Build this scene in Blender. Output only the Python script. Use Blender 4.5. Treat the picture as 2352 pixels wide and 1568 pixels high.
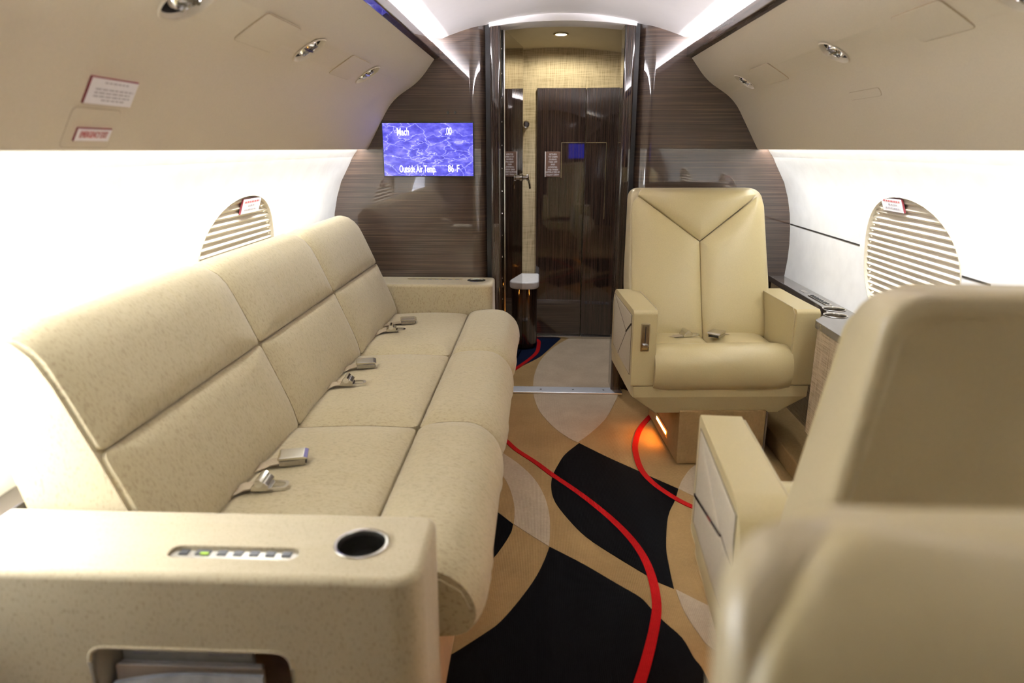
import bpy, bmesh, math, random
import numpy as np
from mathutils import Vector, Matrix
random.seed(4)
for o in list(bpy.data.objects):
    bpy.data.objects.remove(o)
S = bpy.context.scene
COL = S.collection
PI = math.pi

# ------------------------------------------------------------------ camera
cam_d = bpy.data.cameras.new('camera')
cam_d.sensor_width = 36.0
cam_d.lens = 36.0 * 1567.0 / 2352.0
cam_d.clip_start = 0.02
cam_d.dof.use_dof = True
cam_d.dof.focus_distance = 2.85
cam_d.dof.aperture_fstop = 2.6
cam = bpy.data.objects.new('camera', cam_d)
COL.objects.link(cam)
cam.location = (-0.09, 0.0, 1.24)
cam.rotation_euler = (math.radians(90 - 15.8), 0, math.radians(2.4))
S.camera = cam

# ------------------------------------------------------------------ world: overcast daylight outside the aircraft
W = bpy.data.worlds.new('overcast_sky')
S.world = W
W.use_nodes = True
bg = W.node_tree.nodes['Background']
bg.inputs[0].default_value = (0.93, 0.96, 1.0, 1)
bg.inputs[1].default_value = 22.0

# ------------------------------------------------------------------ exposure
S.view_settings.view_transform = 'Standard'
S.view_settings.look = 'None'
S.view_settings.exposure = 0.18
S.view_settings.gamma = 1.0
S.view_settings.use_curve_mapping = False
COVE_STRENGTH = 210.0
WASH_STRENGTH = 165.0

# ------------------------------------------------------------------ materials
def new_mat(name):
    m = bpy.data.materials.new(name)
    m.use_nodes = True
    nt = m.node_tree
    return m, nt, nt.nodes['Principled BSDF'], nt.links

def coords(nt, scale=(1, 1, 1), rot=(0, 0, 0)):
    tc = nt.nodes.new('ShaderNodeTexCoord')
    mp = nt.nodes.new('ShaderNodeMapping')
    mp.inputs['Scale'].default_value = scale
    mp.inputs['Rotation'].default_value = rot
    nt.links.new(tc.outputs['Object'], mp.inputs['Vector'])
    return mp.outputs['Vector']

def noise(nt, vec, scale, detail=4, rough=0.55, dist=0.0):
    n = nt.nodes.new('ShaderNodeTexNoise')
    n.inputs['Scale'].default_value = scale
    n.inputs['Detail'].default_value = detail
    n.inputs['Roughness'].default_value = rough
    n.inputs['Distortion'].default_value = dist
    nt.links.new(vec, n.inputs['Vector'])
    return n.outputs['Fac']

def ramp(nt, fac, stops):
    r = nt.nodes.new('ShaderNodeValToRGB')
    el = r.color_ramp.elements
    while len(el) < len(stops):
        el.new(0.5)
    for e, (p, c) in zip(el, stops):
        e.position = p
        e.color = tuple(c) + (1,)
    nt.links.new(fac, r.inputs['Fac'])
    return r.outputs['Color']

def bump(nt, h, b, strength, dist=0.001):
    n = nt.nodes.new('ShaderNodeBump')
    n.inputs['Strength'].default_value = strength
    n.inputs['Distance'].default_value = dist
    nt.links.new(h, n.inputs['Height'])
    nt.links.new(n.outputs['Normal'], b.inputs['Normal'])

def plain(name, col, rough=0.5, metal=0.0, nscale=60, var=0.06, bstr=0.0, coat=0.0, spec=0.5):
    m, nt, b, L = new_mat(name)
    v = coords(nt)
    f = noise(nt, v, nscale)
    c = ramp(nt, f, [(0.3, [x * (1 - var) for x in col]), (0.7, [min(1, x * (1 + var)) for x in col])])
    L.new(c, b.inputs['Base Color'])
    b.inputs['Roughness'].default_value = rough
    b.inputs['Metallic'].default_value = metal
    b.inputs['Coat Weight'].default_value = coat
    b.inputs['Specular IOR Level'].default_value = spec
    if bstr:
        bump(nt, f, b, bstr)
    return m

def wood(name, scale, dark, mid, light, rough=0.12):
    m, nt, b, L = new_mat(name)
    v = coords(nt, scale)
    f = noise(nt, v, 1.0, 6, 0.65, 0.3)
    c = ramp(nt, f, [(0.30, dark), (0.5, mid), (0.62, light), (0.72, mid)])
    L.new(c, b.inputs['Base Color'])
    b.inputs['Roughness'].default_value = 0.35
    b.inputs['Specular IOR Level'].default_value = 0.15
    b.inputs['Coat Weight'].default_value = 1.0
    b.inputs['Coat Roughness'].default_value = 0.02
    b.inputs['Coat IOR'].default_value = 1.75
    v2 = coords(nt)
    f2 = noise(nt, v2, 5.0, 1)
    n = nt.nodes.new('ShaderNodeBump')
    n.inputs['Strength'].default_value = 0.008
    n.inputs['Distance'].default_value = 0.02
    L.new(f2, n.inputs['Height'])
    L.new(n.outputs['Normal'], b.inputs['Coat Normal'])
    return m

def fabric(name, base, fleck, fl_scale, amount):
    m, nt, b, L = new_mat(name)
    v = coords(nt, fl_scale)
    f = noise(nt, v, 1.0, 3, 0.6)
    c1 = ramp(nt, f, [(0.0, fleck), (amount, fleck), (amount + 0.07, base), (1.0, [min(1, x * 1.06) for x in base])])
    L.new(c1, b.inputs['Base Color'])
    b.inputs['Roughness'].default_value = 0.85
    b.inputs['Sheen Weight'].default_value = 0.25
    w = noise(nt, coords(nt), 420, 2)
    n1 = nt.nodes.new('ShaderNodeBump'); n1.inputs['Strength'].default_value = 0.25; n1.inputs['Distance'].default_value = 0.001
    L.new(w, n1.inputs['Height'])
    w2 = noise(nt, coords(nt, (5, 14, 5)), 1.0, 2, 0.5, 0.4)
    n2 = nt.nodes.new('ShaderNodeBump'); n2.inputs['Strength'].default_value = 0.35; n2.inputs['Distance'].default_value = 0.012
    L.new(w2, n2.inputs['Height']); L.new(n1.outputs['Normal'], n2.inputs['Normal'])
    L.new(n2.outputs['Normal'], b.inputs['Normal'])
    return m

def linen(name, base, dark):
    m, nt, b, L = new_mat(name)
    a = noise(nt, coords(nt, (260, 260, 9)), 1.0, 2)
    d = noise(nt, coords(nt, (9, 9, 320)), 1.0, 2)
    mx = nt.nodes.new('ShaderNodeMath'); mx.operation = 'ADD'
    L.new(a, mx.inputs[0]); L.new(d, mx.inputs[1])
    hf = nt.nodes.new('ShaderNodeMath'); hf.operation = 'MULTIPLY'; hf.inputs[1].default_value = 0.5
    L.new(mx.outputs[0], hf.inputs[0])
    c = ramp(nt, hf.outputs[0], [(0.36, dark), (0.5, base), (0.66, [min(1, x * 1.25) for x in base])])
    L.new(c, b.inputs['Base Color'])
    b.inputs['Roughness'].default_value = 0.8
    bump(nt, hf.outputs[0], b, 0.4, 0.001)
    return m

def carpet(name, col, var=0.18):
    m, nt, b, L = new_mat(name)
    f = noise(nt, coords(nt), 90, 6, 0.7)
    g = noise(nt, coords(nt), 7, 3)
    mx = nt.nodes.new('ShaderNodeMath'); mx.operation = 'ADD'
    L.new(f, mx.inputs[0]); L.new(g, mx.inputs[1])
    hf = nt.nodes.new('ShaderNodeMath'); hf.operation = 'MULTIPLY'; hf.inputs[1].default_value = 0.5
    L.new(mx.outputs[0], hf.inputs[0])
    c = ramp(nt, hf.outputs[0], [(0.3, [x * (1 - var) for x in col]), (0.7, [min(1, x * (1 + var)) for x in col])])
    L.new(c, b.inputs['Base Color'])
    b.inputs['Roughness'].default_value = 0.95
    b.inputs['Specular IOR Level'].default_value = 0.04
    w = nt.nodes.new('ShaderNodeTexWave')
    w.wave_type = 'BANDS'; w.bands_direction = 'X'
    w.inputs['Scale'].default_value = 62
    w.inputs['Distortion'].default_value = 0.6
    L.new(coords(nt), w.inputs['Vector'])
    bump(nt, w.outputs['Fac'], b, 0.35, 0.0015)
    return m

def emit(name, col, strength):
    m, nt, b, L = new_mat(name)
    b.inputs['Base Color'].default_value = tuple(col) + (1,)
    b.inputs['Emission Color'].default_value = tuple(col) + (1,)
    b.inputs['Emission Strength'].default_value = strength
    return m

M = {}
M['wood_h'] = wood('dark_veneer_horizontal_grain', (2.2, 2.2, 300), (0.022, 0.014, 0.011), (0.048, 0.031, 0.023), (0.10, 0.062, 0.042))
M['wood_v'] = wood('dark_veneer_vertical_grain', (230, 230, 1.6), (0.012, 0.007, 0.005), (0.024, 0.013, 0.009), (0.055, 0.030, 0.019))
M['wood_y'] = wood('dark_veneer_rail', (60, 2.5, 60), (0.012, 0.008, 0.006), (0.035, 0.020, 0.014), (0.08, 0.045, 0.03))
M['leather'] = plain('cream_leather', (0.52, 0.43, 0.225), 0.36, nscale=260, var=0.04, bstr=0.06)
M['leather2'] = plain('pale_cream_leather', (0.50, 0.42, 0.255), 0.36, nscale=260, var=0.04, bstr=0.06)
M['leather_panel'] = plain('grey_cream_leather_panel', (0.50, 0.44, 0.33), 0.45, nscale=160, var=0.08, bstr=0.05)
M['seam'] = plain('dark_seam', (0.10, 0.07, 0.045), 0.8)
M['sofa'] = fabric('oatmeal_fleck_fabric', (0.44, 0.368, 0.215), (0.34, 0.27, 0.15), (95, 360, 95), 0.385)
M['sofa_arm'] = fabric('oatmeal_fleck_fabric_arm', (0.44, 0.368, 0.225), (0.34, 0.27, 0.155), (260, 260, 110), 0.365)
M['soffit'] = plain('soffit_leatherette', (0.58, 0.51, 0.385), 0.55, nscale=200, var=0.03, bstr=0.05)
M['wall'] = plain('sidewall_cream_white', (0.86, 0.86, 0.84), 0.5, nscale=14, var=0.04, bstr=0.1)
M['ceil'] = plain('headliner_white', (0.87, 0.85, 0.86), 0.55, nscale=30, var=0.01)
M['vceil'] = plain('vestibule_ceiling_cream', (0.66, 0.58, 0.40), 0.5, nscale=30, var=0.02)
M['slat'] = plain('shade_pleat_fabric', (0.74, 0.68, 0.56), 0.8, nscale=100, var=0.03)
M['ring'] = plain('window_reveal_cream', (0.60, 0.54, 0.42), 0.5)
M['ring_grey'] = plain('window_reveal_grey', (0.55, 0.55, 0.60), 0.4)
M['linen'] = linen('linen_wallcovering', (0.56, 0.46, 0.28), (0.32, 0.24, 0.12))
M['linen2'] = linen('linen_console', (0.50, 0.40, 0.26), (0.28, 0.20, 0.11))
M['carpet'] = carpet('tan_carpet', (0.30, 0.193, 0.082))
M['carpet_pale'] = carpet('pale_carpet', (0.40, 0.32, 0.225))
M['carpet_black'] = carpet('black_carpet', (0.004, 0.004, 0.0045))
M['carpet_red'] = carpet('red_carpet', (0.33, 0.008, 0.008))
M['carpet_navy'] = carpet('navy_carpet', (0.006, 0.010, 0.028))
M['steel'] = plain('brushed_steel', (0.62, 0.60, 0.55), 0.25, 1.0, nscale=200, var=0.08)
M['steel_dark'] = plain('dark_steel_cup', (0.42, 0.40, 0.37), 0.22, 1.0, nscale=150, var=0.1)
M['alu'] = plain('aluminium_sill', (0.80, 0.81, 0.84), 0.42, 1.0, nscale=200, var=0.05)
M['buckle'] = plain('polished_buckle_steel', (0.62, 0.59, 0.52), 0.24, 1.0, nscale=300, var=0.04)
M['chrome'] = plain('chrome', (0.8, 0.8, 0.8), 0.06, 1.0, var=0.02)
M['brass'] = plain('brass_line', (0.55, 0.45, 0.25), 0.3, 1.0)
M['mirror'] = plain('tinted_mirror', (0.40, 0.37, 0.33), 0.01, 1.0, nscale=3, var=0.02)
M['black'] = plain('black_plastic', (0.012, 0.012, 0.013), 0.35)
M['dark'] = plain('dark_recess', (0.03, 0.026, 0.022), 0.6)
M['ledge'] = plain('grey_gloss_ledge', (0.11, 0.095, 0.085), 0.12, nscale=40, var=0.08, coat=0.6)
M['ledge_dark'] = plain('brown_gloss_ledge', (0.035, 0.024, 0.02), 0.1, nscale=40, var=0.08, coat=0.8)
M['base'] = plain('pale_wood_base', (0.55, 0.38, 0.23), 0.5, nscale=30, var=0.1)
M['webbing'] = plain('beige_webbing', (0.40, 0.32, 0.21), 0.8, nscale=400, var=0.15)
M['white'] = plain('white_plastic', (0.78, 0.77, 0.76), 0.4)
M['paper'] = plain('white_placard', (0.80, 0.78, 0.80), 0.4, var=0.02)
M['red_edge'] = plain('dark_red_edge', (0.20, 0.03, 0.04), 0.5)
M['red_print'] = plain('red_print', (0.50, 0.13, 0.13), 0.6)
M['grey_print'] = plain('grey_print', (0.45, 0.42, 0.44), 0.6)
M['pale_print'] = plain('pale_print', (0.72, 0.66, 0.62), 0.6)
M['brown_sign'] = plain('brown_sign', (0.14, 0.075, 0.05), 0.5)
M['magazine_white'] = plain('magazine_white', (0.70, 0.68, 0.62), 0.4)
M['magazine_grey'] = plain('magazine_grey', (0.42, 0.40, 0.37), 0.4)
M['magazine_blue'] = plain('magazine_blue_white', (0.50, 0.54, 0.60), 0.4, nscale=20, var=0.3)
M['magazine_tan'] = plain('magazine_tan', (0.50, 0.40, 0.31), 0.4)
M['strip'] = emit('led_strip', (0.97, 0.98, 1.0), WASH_STRENGTH)
M['cove'] = emit('cove_led_strip', (1.0, 0.96, 1.0), COVE_STRENGTH)
M['amber'] = emit('amber_lamp', (1.0, 0.36, 0.05), 110.0)
M['down'] = emit('downlight_lens', (1.0, 0.97, 0.9), 12.0)
M['white_text'] = emit('screen_white_text', (1, 1, 1), 1.0)
M['green_lcd'] = emit('green_lcd', (0.35, 0.55, 0.05), 0.4)
M['blue_screen'] = emit('blue_screen', (0.02, 0.05, 0.9), 1.5)

def screen_mat():
    m, nt, b, L = new_mat('blue_marble_screen')
    v = coords(nt, (8, 8, 17), (0, math.radians(24), 0))
    n = nt.nodes.new('ShaderNodeTexNoise')
    n.inputs['Scale'].default_value = 1.2; n.inputs['Detail'].default_value = 4
    L.new(v, n.inputs['Vector'])
    mxv = nt.nodes.new('ShaderNodeMix'); mxv.data_type = 'VECTOR'
    mxv.inputs['Factor'].default_value = 0.62
    L.new(v, mxv.inputs['A']); L.new(n.outputs['Color'], mxv.inputs['B'])
    vo = nt.nodes.new('ShaderNodeTexVoronoi'); vo.feature = 'DISTANCE_TO_EDGE'
    vo.inputs['Scale'].default_value = 2.9
    L.new(mxv.outputs['Result'], vo.inputs['Vector'])
    vein = ramp(nt, vo.outputs['Distance'], [(0.0, (0.8, 0.8, 0.9)), (0.009, (0.30, 0.30, 0.45)), (0.03, (0.04, 0.04, 0.1)), (0.09, (0, 0, 0))])
    f = noise(nt, v, 2.4, 5, 0.6)
    c = ramp(nt, f, [(0.3, (0.055, 0.05, 0.55)), (0.5, (0.12, 0.11, 0.78)), (0.72, (0.34, 0.31, 0.93))])
    ad = nt.nodes.new('ShaderNodeMix'); ad.data_type = 'RGBA'; ad.blend_type = 'ADD'
    ad.inputs['Factor'].default_value = 0.8
    L.new(c, ad.inputs['A']); L.new(vein, ad.inputs['B'])
    L.new(ad.outputs['Result'], b.inputs['Emission Color'])
    b.inputs['Emission Strength'].default_value = 1.0
    b.inputs['Base Color'].default_value = (0.01, 0.01, 0.02, 1)
    b.inputs['Roughness'].default_value = 0.2
    return m
M['screen'] = screen_mat()

def glass_mat():
    m, nt, b, L = new_mat('window_pane')
    t = nt.nodes.new('ShaderNodeBsdfTransparent')
    g = nt.nodes.new('ShaderNodeBsdfGlossy'); g.inputs['Roughness'].default_value = 0.02
    mx = nt.nodes.new('ShaderNodeMixShader'); mx.inputs[0].default_value = 0.06
    L.new(t.outputs[0], mx.inputs[1]); L.new(g.outputs[0], mx.inputs[2])
    L.new(mx.outputs[0], nt.nodes['Material Output'].inputs['Surface'])
    return m
M['glass'] = glass_mat()

# ------------------------------------------------------------------ object helpers
def weighted(o):
    md = o.modifiers.new('weighted_normals', 'WEIGHTED_NORMAL')
    md.keep_sharp = True; md.weight = 90

def make(name, geo, mat, parent=None, origin=None, smooth=35):
    """geo = (verts, faces) in world space, or in the parent's space when the parent is rotated."""
    vs, fs = geo
    me = bpy.data.meshes.new(name)
    off = Vector(parent['_o']) if parent is not None and '_o' in parent else Vector(origin or (0, 0, 0))
    me.from_pydata([tuple(Vector(v) - off) for v in vs], [], fs)
    bm = bmesh.new(); bm.from_mesh(me)
    bmesh.ops.recalc_face_normals(bm, faces=bm.faces)
    bm.to_mesh(me); bm.free()
    me.materials.append(M[mat])
    me.polygons.foreach_set('use_smooth', [True] * len(me.polygons))
    me.set_sharp_from_angle(angle=math.radians(smooth))
    o = bpy.data.objects.new(name, me)
    COL.objects.link(o)
    if smooth < 50:
        weighted(o)
    if parent is not None:
        o.parent = parent
        if '_o' in parent:
            o['_o'] = [0, 0, 0] if False else list(parent['_o'])
    elif origin:
        o.location = origin
        o['_o'] = list(origin)
    return o

def tag(o, label, cat, group=None):
    o['label'] = label; o['category'] = cat
    if group: o['group'] = group
    return o

def struct(o, label=None):
    o['kind'] = 'structure'
    if label: o['label'] = label
    return o

def thing(name, label, cat, loc, rotz=0.0, group=None, local=False):
    o = bpy.data.objects.new(name, None)
    COL.objects.link(o)
    o.location = loc
    o.rotation_euler = (0, 0, rotz)
    o.empty_display_size = 0.05
    if not local:
        o['_o'] = list(loc)
    return tag(o, label, cat, group)

def bm_out(bm):
    bm.verts.index_update()
    r = ([tuple(v.co) for v in bm.verts], [tuple(v.index for v in f.verts) for f in bm.faces])
    bm.free()
    return r

def join(*gs):
    V, Fs = [], []
    for v, f in gs:
        n = len(V); V += list(v); Fs += [tuple(i + n for i in q) for q in f]
    return V, Fs

def rbox(x0, x1, y0, y1, z0, z1, r=0.0, seg=3):
    bm = bmesh.new()
    bmesh.ops.create_cube(bm, size=1)
    for v in bm.verts:
        v.co = Vector(((x0 + x1) / 2 + v.co.x * (x1 - x0), (y0 + y1) / 2 + v.co.y * (y1 - y0), (z0 + z1) / 2 + v.co.z * (z1 - z0)))
    if r:
        bmesh.ops.bevel(bm, geom=list(bm.edges), offset=r, segments=seg, profile=0.5, affect='EDGES', clamp_overlap=True)
    return bm_out(bm)

def prism(poly, fn, a0, a1, r=0.0, seg=2):
    """extrude a 2-D polygon; fn(u, v, a) -> point"""
    bm = bmesh.new()
    A = [bm.verts.new(fn(u, v, a0)) for u, v in poly]
    B = [bm.verts.new(fn(u, v, a1)) for u, v in poly]
    n = len(poly)
    bm.faces.new(A[::-1]); bm.faces.new(B)
    for i in range(n):
        bm.faces.new((A[i], A[(i + 1) % n], B[(i + 1) % n], B[i]))
    bmesh.ops.recalc_face_normals(bm, faces=bm.faces)
    if r:
        es = [e for e in bm.edges if e.calc_face_angle(0) > math.radians(20)]
        bmesh.ops.bevel(bm, geom=es, offset=r, segments=seg, profile=0.5, affect='EDGES', clamp_overlap=True)
    return bm_out(bm)

XY = lambda u, v, a: (u, v, a)
XZ = lambda u, v, a: (u, a, v)
YZ = lambda u, v, a: (a, u, v)

def round_poly(pts, r, seg=6):
    out = []
    n = len(pts)
    rr = r if isinstance(r, (list, tuple)) else [r] * n
    for i in range(n):
        p, a, b = Vector(pts[i]), Vector(pts[i - 1]), Vector(pts[(i + 1) % n])
        d1, d2 = (a - p), (b - p)
        q = min(rr[i], d1.length * 0.49, d2.length * 0.49)
        if q <= 1e-6:
            out.append(tuple(p)); continue
        s, e = p + d1.normalized() * q, p + d2.normalized() * q
        for k in range(seg + 1):
            t = k / seg
            out.append(tuple((1 - t) ** 2 * s + 2 * t * (1 - t) * p + t * t * e))
    return out

def resample(loop, step):
    out = []
    n = len(loop)
    for i in range(n):
        a, b = Vector(loop[i]), Vector(loop[(i + 1) % n])
        k = max(1, int((b - a).length / step))
        for j in range(k):
            out.append(tuple(a + (b - a) * j / k))
    return out

def puff(poly, fn, h, r=0.02, p=7, step=0.025, thick=0.05, rings=(1, .985, .96, .92, .86, .78, .66, .5, .3, .12)):
    """a padded panel: convex outline, swollen by h towards fn's third axis, with a body of the given thickness"""
    loop = resample(round_poly(poly, r), step)
    cx = sum(q[0] for q in loop) / len(loop); cy = sum(q[1] for q in loop) / len(loop)
    n = len(loop)
    V, Fs = [], []
    ws = []
    for s in rings:
        w = h * (1 - s ** p) * (1 - 0.12 * s)
        for (u, v) in loop:
            V.append(fn(cx + (u - cx) * s, cy + (v - cy) * s, w))
    V.append(fn(cx, cy, h))
    m = len(rings)
    for k in range(m - 1):
        for i in range(n):
            j = (i + 1) % n
            Fs.append((k * n + i, k * n + j, (k + 1) * n + j, (k + 1) * n + i))
    c = len(V) - 1
    for i in range(n):
        Fs.append(((m - 1) * n + i, (m - 1) * n + (i + 1) % n, c))
    b0 = len(V)
    for (u, v) in loop:
        V.append(fn(u, v, -thick))
    for i in range(n):
        j = (i + 1) % n
        Fs.append((i, b0 + i, b0 + j, j))
    V.append(fn(cx, cy, -thick)); cb = len(V) - 1
    for i in range(n):
        Fs.append((b0 + i, cb, b0 + (i + 1) % n))
    return V, Fs

def lathe(profile, n=32, fn=lambda x, y, z: (x, y, z), caps=False):
    V, Fs = [], []
    for (r, z) in profile:
        for i in range(n):
            a = 2 * PI * i / n
            V.append(fn(r * math.cos(a), r * math.sin(a), z))
    for k in range(len(profile) - 1):
        for i in range(n):
            j = (i + 1) % n
            Fs.append((k * n + i, k * n + j, (k + 1) * n + j, (k + 1) * n + i))
    if caps:
        Fs.append(tuple(range(n))[::-1]); Fs.append(tuple(range((len(profile) - 1) * n, len(profile) * n)))
    return V, Fs

def tube(path, r, n=8):
    V, Fs = [], []
    P = [Vector(p) for p in path]
    for i, p in enumerate(P):
        d = (P[min(i + 1, len(P) - 1)] - P[max(i - 1, 0)]).normalized()
        a = d.cross(Vector((0, 0, 1)))
        if a.length < 1e-3: a = d.cross(Vector((1, 0, 0)))
        a.normalize(); b = d.cross(a)
        for k in range(n):
            t = 2 * PI * k / n
            V.append(tuple(p + a * r * math.cos(t) + b * r * math.sin(t)))
    for i in range(len(P) - 1):
        for k in range(n):
            l = (k + 1) % n
            Fs.append((i * n + k, i * n + l, (i + 1) * n + l, (i + 1) * n + k))
    Fs.append(tuple(range(n))[::-1]); Fs.append(tuple(range((len(P) - 1) * n, len(P) * n)))
    return V, Fs

def catmull(pts, k=6):
    P = [np.array(p, float) for p in pts]
    P = [2 * P[0] - P[1]] + P + [2 * P[-1] - P[-2]]
    out = []
    for i in range(1, len(P) - 2):
        for j in range(k):
            t = j / k
            out.append(0.5 * (2 * P[i] + (P[i + 1] - P[i - 1]) * t + (2 * P[i - 1] - 5 * P[i] + 4 * P[i + 1] - P[i + 2]) * t * t + (-P[i - 1] + 3 * P[i] - 3 * P[i + 1] + P[i + 2]) * t ** 3))
    out.append(P[-2])
    return out

class Curve2:
    """arc-length curve in a plane with a normal on its left-hand side"""
    def __init__(self, pts, k=8):
        q = np.array(catmull(pts, k)); self.q = q
        d = np.linalg.norm(np.diff(q, axis=0), axis=1)
        self.s = np.concatenate([[0], np.cumsum(d)]); self.L = self.s[-1]
    def at(self, v):
        v = min(max(v, 0), self.L)
        x = np.interp(v, self.s, self.q[:, 0]); z = np.interp(v, self.s, self.q[:, 1])
        e = 0.012
        x1 = np.interp(min(v + e, self.L), self.s, self.q[:, 0]); z1 = np.interp(min(v + e, self.L), self.s, self.q[:, 1])
        x0 = np.interp(max(v - e, 0), self.s, self.q[:, 0]); z0 = np.interp(max(v - e, 0), self.s, self.q[:, 1])
        t = np.array([x1 - x0, z1 - z0]); t /= np.linalg.norm(t)
        return x, z, -t[1], t[0]

def sweep(profile, fn, y0, y1, ny=2, closed=False):
    V, Fs = [], []
    n = len(profile)
    for k in range(ny):
        y = y0 + (y1 - y0) * k / (ny - 1)
        for (a, b) in profile:
            V.append(fn(a, b, y))
    m = n if closed else n - 1
    for k in range(ny - 1):
        for i in range(m):
            j = (i + 1) % n
            Fs.append((k * n + i, k * n + j, (k + 1) * n + j, (k + 1) * n + i))
    if closed:
        Fs.append(tuple(range(n))); Fs.append(tuple(range((ny - 1) * n, ny * n))[::-1])
    return V, Fs

def boolean_cut(o, cutters):
    """subtract boxes/cylinders (verts, faces in o's mesh space) and bake the result"""
    tmp = []
    off = Vector(o['_o']) if '_o' in o else Vector((0, 0, 0))
    for g in cutters:
        me = bpy.data.meshes.new('cutter')
        me.from_pydata([tuple(Vector(v) - off) for v in g[0]], [], g[1])
        bm = bmesh.new(); bm.from_mesh(me); bmesh.ops.recalc_face_normals(bm, faces=bm.faces); bm.to_mesh(me); bm.free()
        c = bpy.data.objects.new('cutter', me); COL.objects.link(c)
        c.matrix_world = Matrix.Translation(off) if o.parent else o.matrix_basis.copy()
        md = o.modifiers.new('cut', 'BOOLEAN'); md.object = c; md.operation = 'DIFFERENCE'; md.solver = 'EXACT'
        tmp.append(c)
    bpy.context.view_layer.update()
    dg = bpy.context.evaluated_depsgraph_get()
    me = bpy.data.meshes.new_from_object(o.evaluated_get(dg))
    o.modifiers.clear()
    o.data = me
    me.set_sharp_from_angle(angle=math.radians(35))
    weighted(o)
    for c in tmp:
        bpy.data.objects.remove(c)

def text_geo(s, size, sx=1.0, depth=0.0006, align='CENTER', bold=0.0):
    cu = bpy.data.curves.new('txt', 'FONT')
    cu.body = s; cu.size = size; cu.extrude = depth; cu.align_x = align; cu.align_y = 'CENTER'
    cu.resolution_u = 3; cu.offset = bold
    o = bpy.data.objects.new('txt', cu); COL.objects.link(o)
    bpy.context.view_layer.update()
    me = bpy.data.meshes.new_from_object(o.evaluated_get(bpy.context.evaluated_depsgraph_get()))
    V = [(v.co.x * sx, v.co.y, v.co.z) for v in me.vertices]
    Fs = [tuple(p.vertices) for p in me.polygons]
    bpy.data.objects.remove(o); bpy.data.meshes.remove(me)
    return V, Fs

def xform(geo, origin, ex, ey, ez):
    o, ex, ey, ez = Vector(origin), Vector(ex), Vector(ey), Vector(ez)
    return [tuple(o + ex * v[0] + ey * v[1] + ez * v[2]) for v in geo[0]], geo[1]

# ================================================================== THE SHELL OF THE CABIN
Y0, YB, YV = -2.6, 3.42, 4.514       # forward end, bulkhead, far wall of the vestibule
def wall_x(z):
    d = z - 0.76
    if z < 0.6:
        return 1.1235 - 0.06 * (0.6 - z)
    if z > 1.236:
        return 0.985
    return 1.135 - 0.45 * d * d - 0.94 * d ** 4

def ceil_z(x):
    a = abs(x)
    return 1.835 - 0.33 * a * a

# floor with carpet patches ------------------------------------------------
floor = make('floor', rbox(-1.15, 1.15, Y0, 5.0, -0.05, 0.0), 'carpet', smooth=30)
struct(floor, 'tan ribbed carpet with black, pale and red swirls')
floor['_o'] = [0, 0, 0]
def patch(pts, mat, top):
    g = prism(pts, XY, -0.001, top)
    return make('carpet_patch', g, mat, floor)
def smooth_loop(pts, corners, k=4):
    """catmull through a closed point list, keeping the listed indices as sharp corners"""
    n = len(pts); out = []
    cs = sorted(corners) or [0]
    for a, b in zip(cs, cs[1:] + [cs[0] + n]):
        seg = [pts[i % n] for i in range(a, b + 1)]
        out += [tuple(q) for q in catmull(seg, k)[:-1]]
    return out
PA = [(0.088, 2.757), (0.198, 2.622), (0.310, 2.499), (0.355, 2.448), (0.441, 2.356), (0.412, 2.268), (0.367, 2.153), (0.327, 1.963), (0.316, 1.842), (0.311, 1.742), (0.265, 1.776), (0.239, 1.807), (0.159, 1.898), (0.073, 2.007), (0.014, 2.126), (-0.027, 2.240), (-0.039, 2.339), (-0.033, 2.439), (-0.008, 2.544), (0.025, 2.644)]
PB = [(-0.050, 1.945), (0.054, 1.853), (0.145, 1.760), (0.206, 1.698), (0.229, 1.652), (0.256, 1.597), (0.294, 1.531), (0.309, 1.460), (0.324, 1.410), (0.327, 1.283), (0.274, 1.103), (0.136, 1.005), (-0.112, 0.995), (-0.298, 1.130), (-0.366, 1.305), (-0.340, 1.404), (-0.285, 1.465), (-0.228, 1.526), (-0.188, 1.575), (-0.138, 1.672), (-0.096, 1.772), (-0.070, 1.857)]
PC = [(-0.337, 2.234), (-0.245, 2.169), (-0.173, 2.078), (-0.179, 2.023), (-0.205, 1.934), (-0.240, 1.853), (-0.315, 1.762), (-0.393, 1.946)]
PD = [(-0.313, 2.754), (-0.241, 2.646), (-0.166, 2.537), (-0.103, 2.411), (-0.064, 2.271), (-0.048, 2.135), (-0.048, 2.020), (-0.052, 1.948), (-0.107, 2.007), (-0.171, 2.078), (-0.171, 2.148), (-0.179, 2.243), (-0.206, 2.370), (-0.250, 2.479), (-0.337, 2.599)]
PE = [(-0.119, 3.383), (-0.112, 3.298), (-0.084, 3.119), (-0.016, 2.922), (0.048, 2.807), (0.084, 2.766), (0.158, 2.894), (0.234, 3.059), (0.298, 3.278), (0.325, 3.381)]
PV1 = [(-0.123, 3.450), (-0.116, 3.692), (-0.079, 3.977), (0.009, 4.265), (0.113, 4.470), (0.150, 4.50), (0.463, 4.50), (0.334, 3.469)]
PV2 = [(-0.238, 3.766), (-0.199, 3.833), (-0.097, 4.012), (-0.051, 4.135), (0.010, 4.327), (0.067, 4.50), (-0.50, 4.499), (-0.50, 3.9)]
PF = [(0.690, 2.685), (0.546, 2.559), (0.478, 2.446), (0.442, 2.359), (0.503, 2.288), (0.601, 2.210), (0.782, 2.451)]
PG = [(0.316, 1.739), (0.366, 1.693), (0.429, 1.635), (0.477, 1.566), (0.457, 1.423), (0.366, 1.492), (0.341, 1.550), (0.320, 1.647)]
PH = [(0.520, 2.010), (0.470, 1.920), (0.455, 1.884), (0.434, 1.809), (0.423, 1.723), (0.418, 1.643), (0.463, 1.600), (0.564, 1.697), (0.611, 1.938)]
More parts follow.
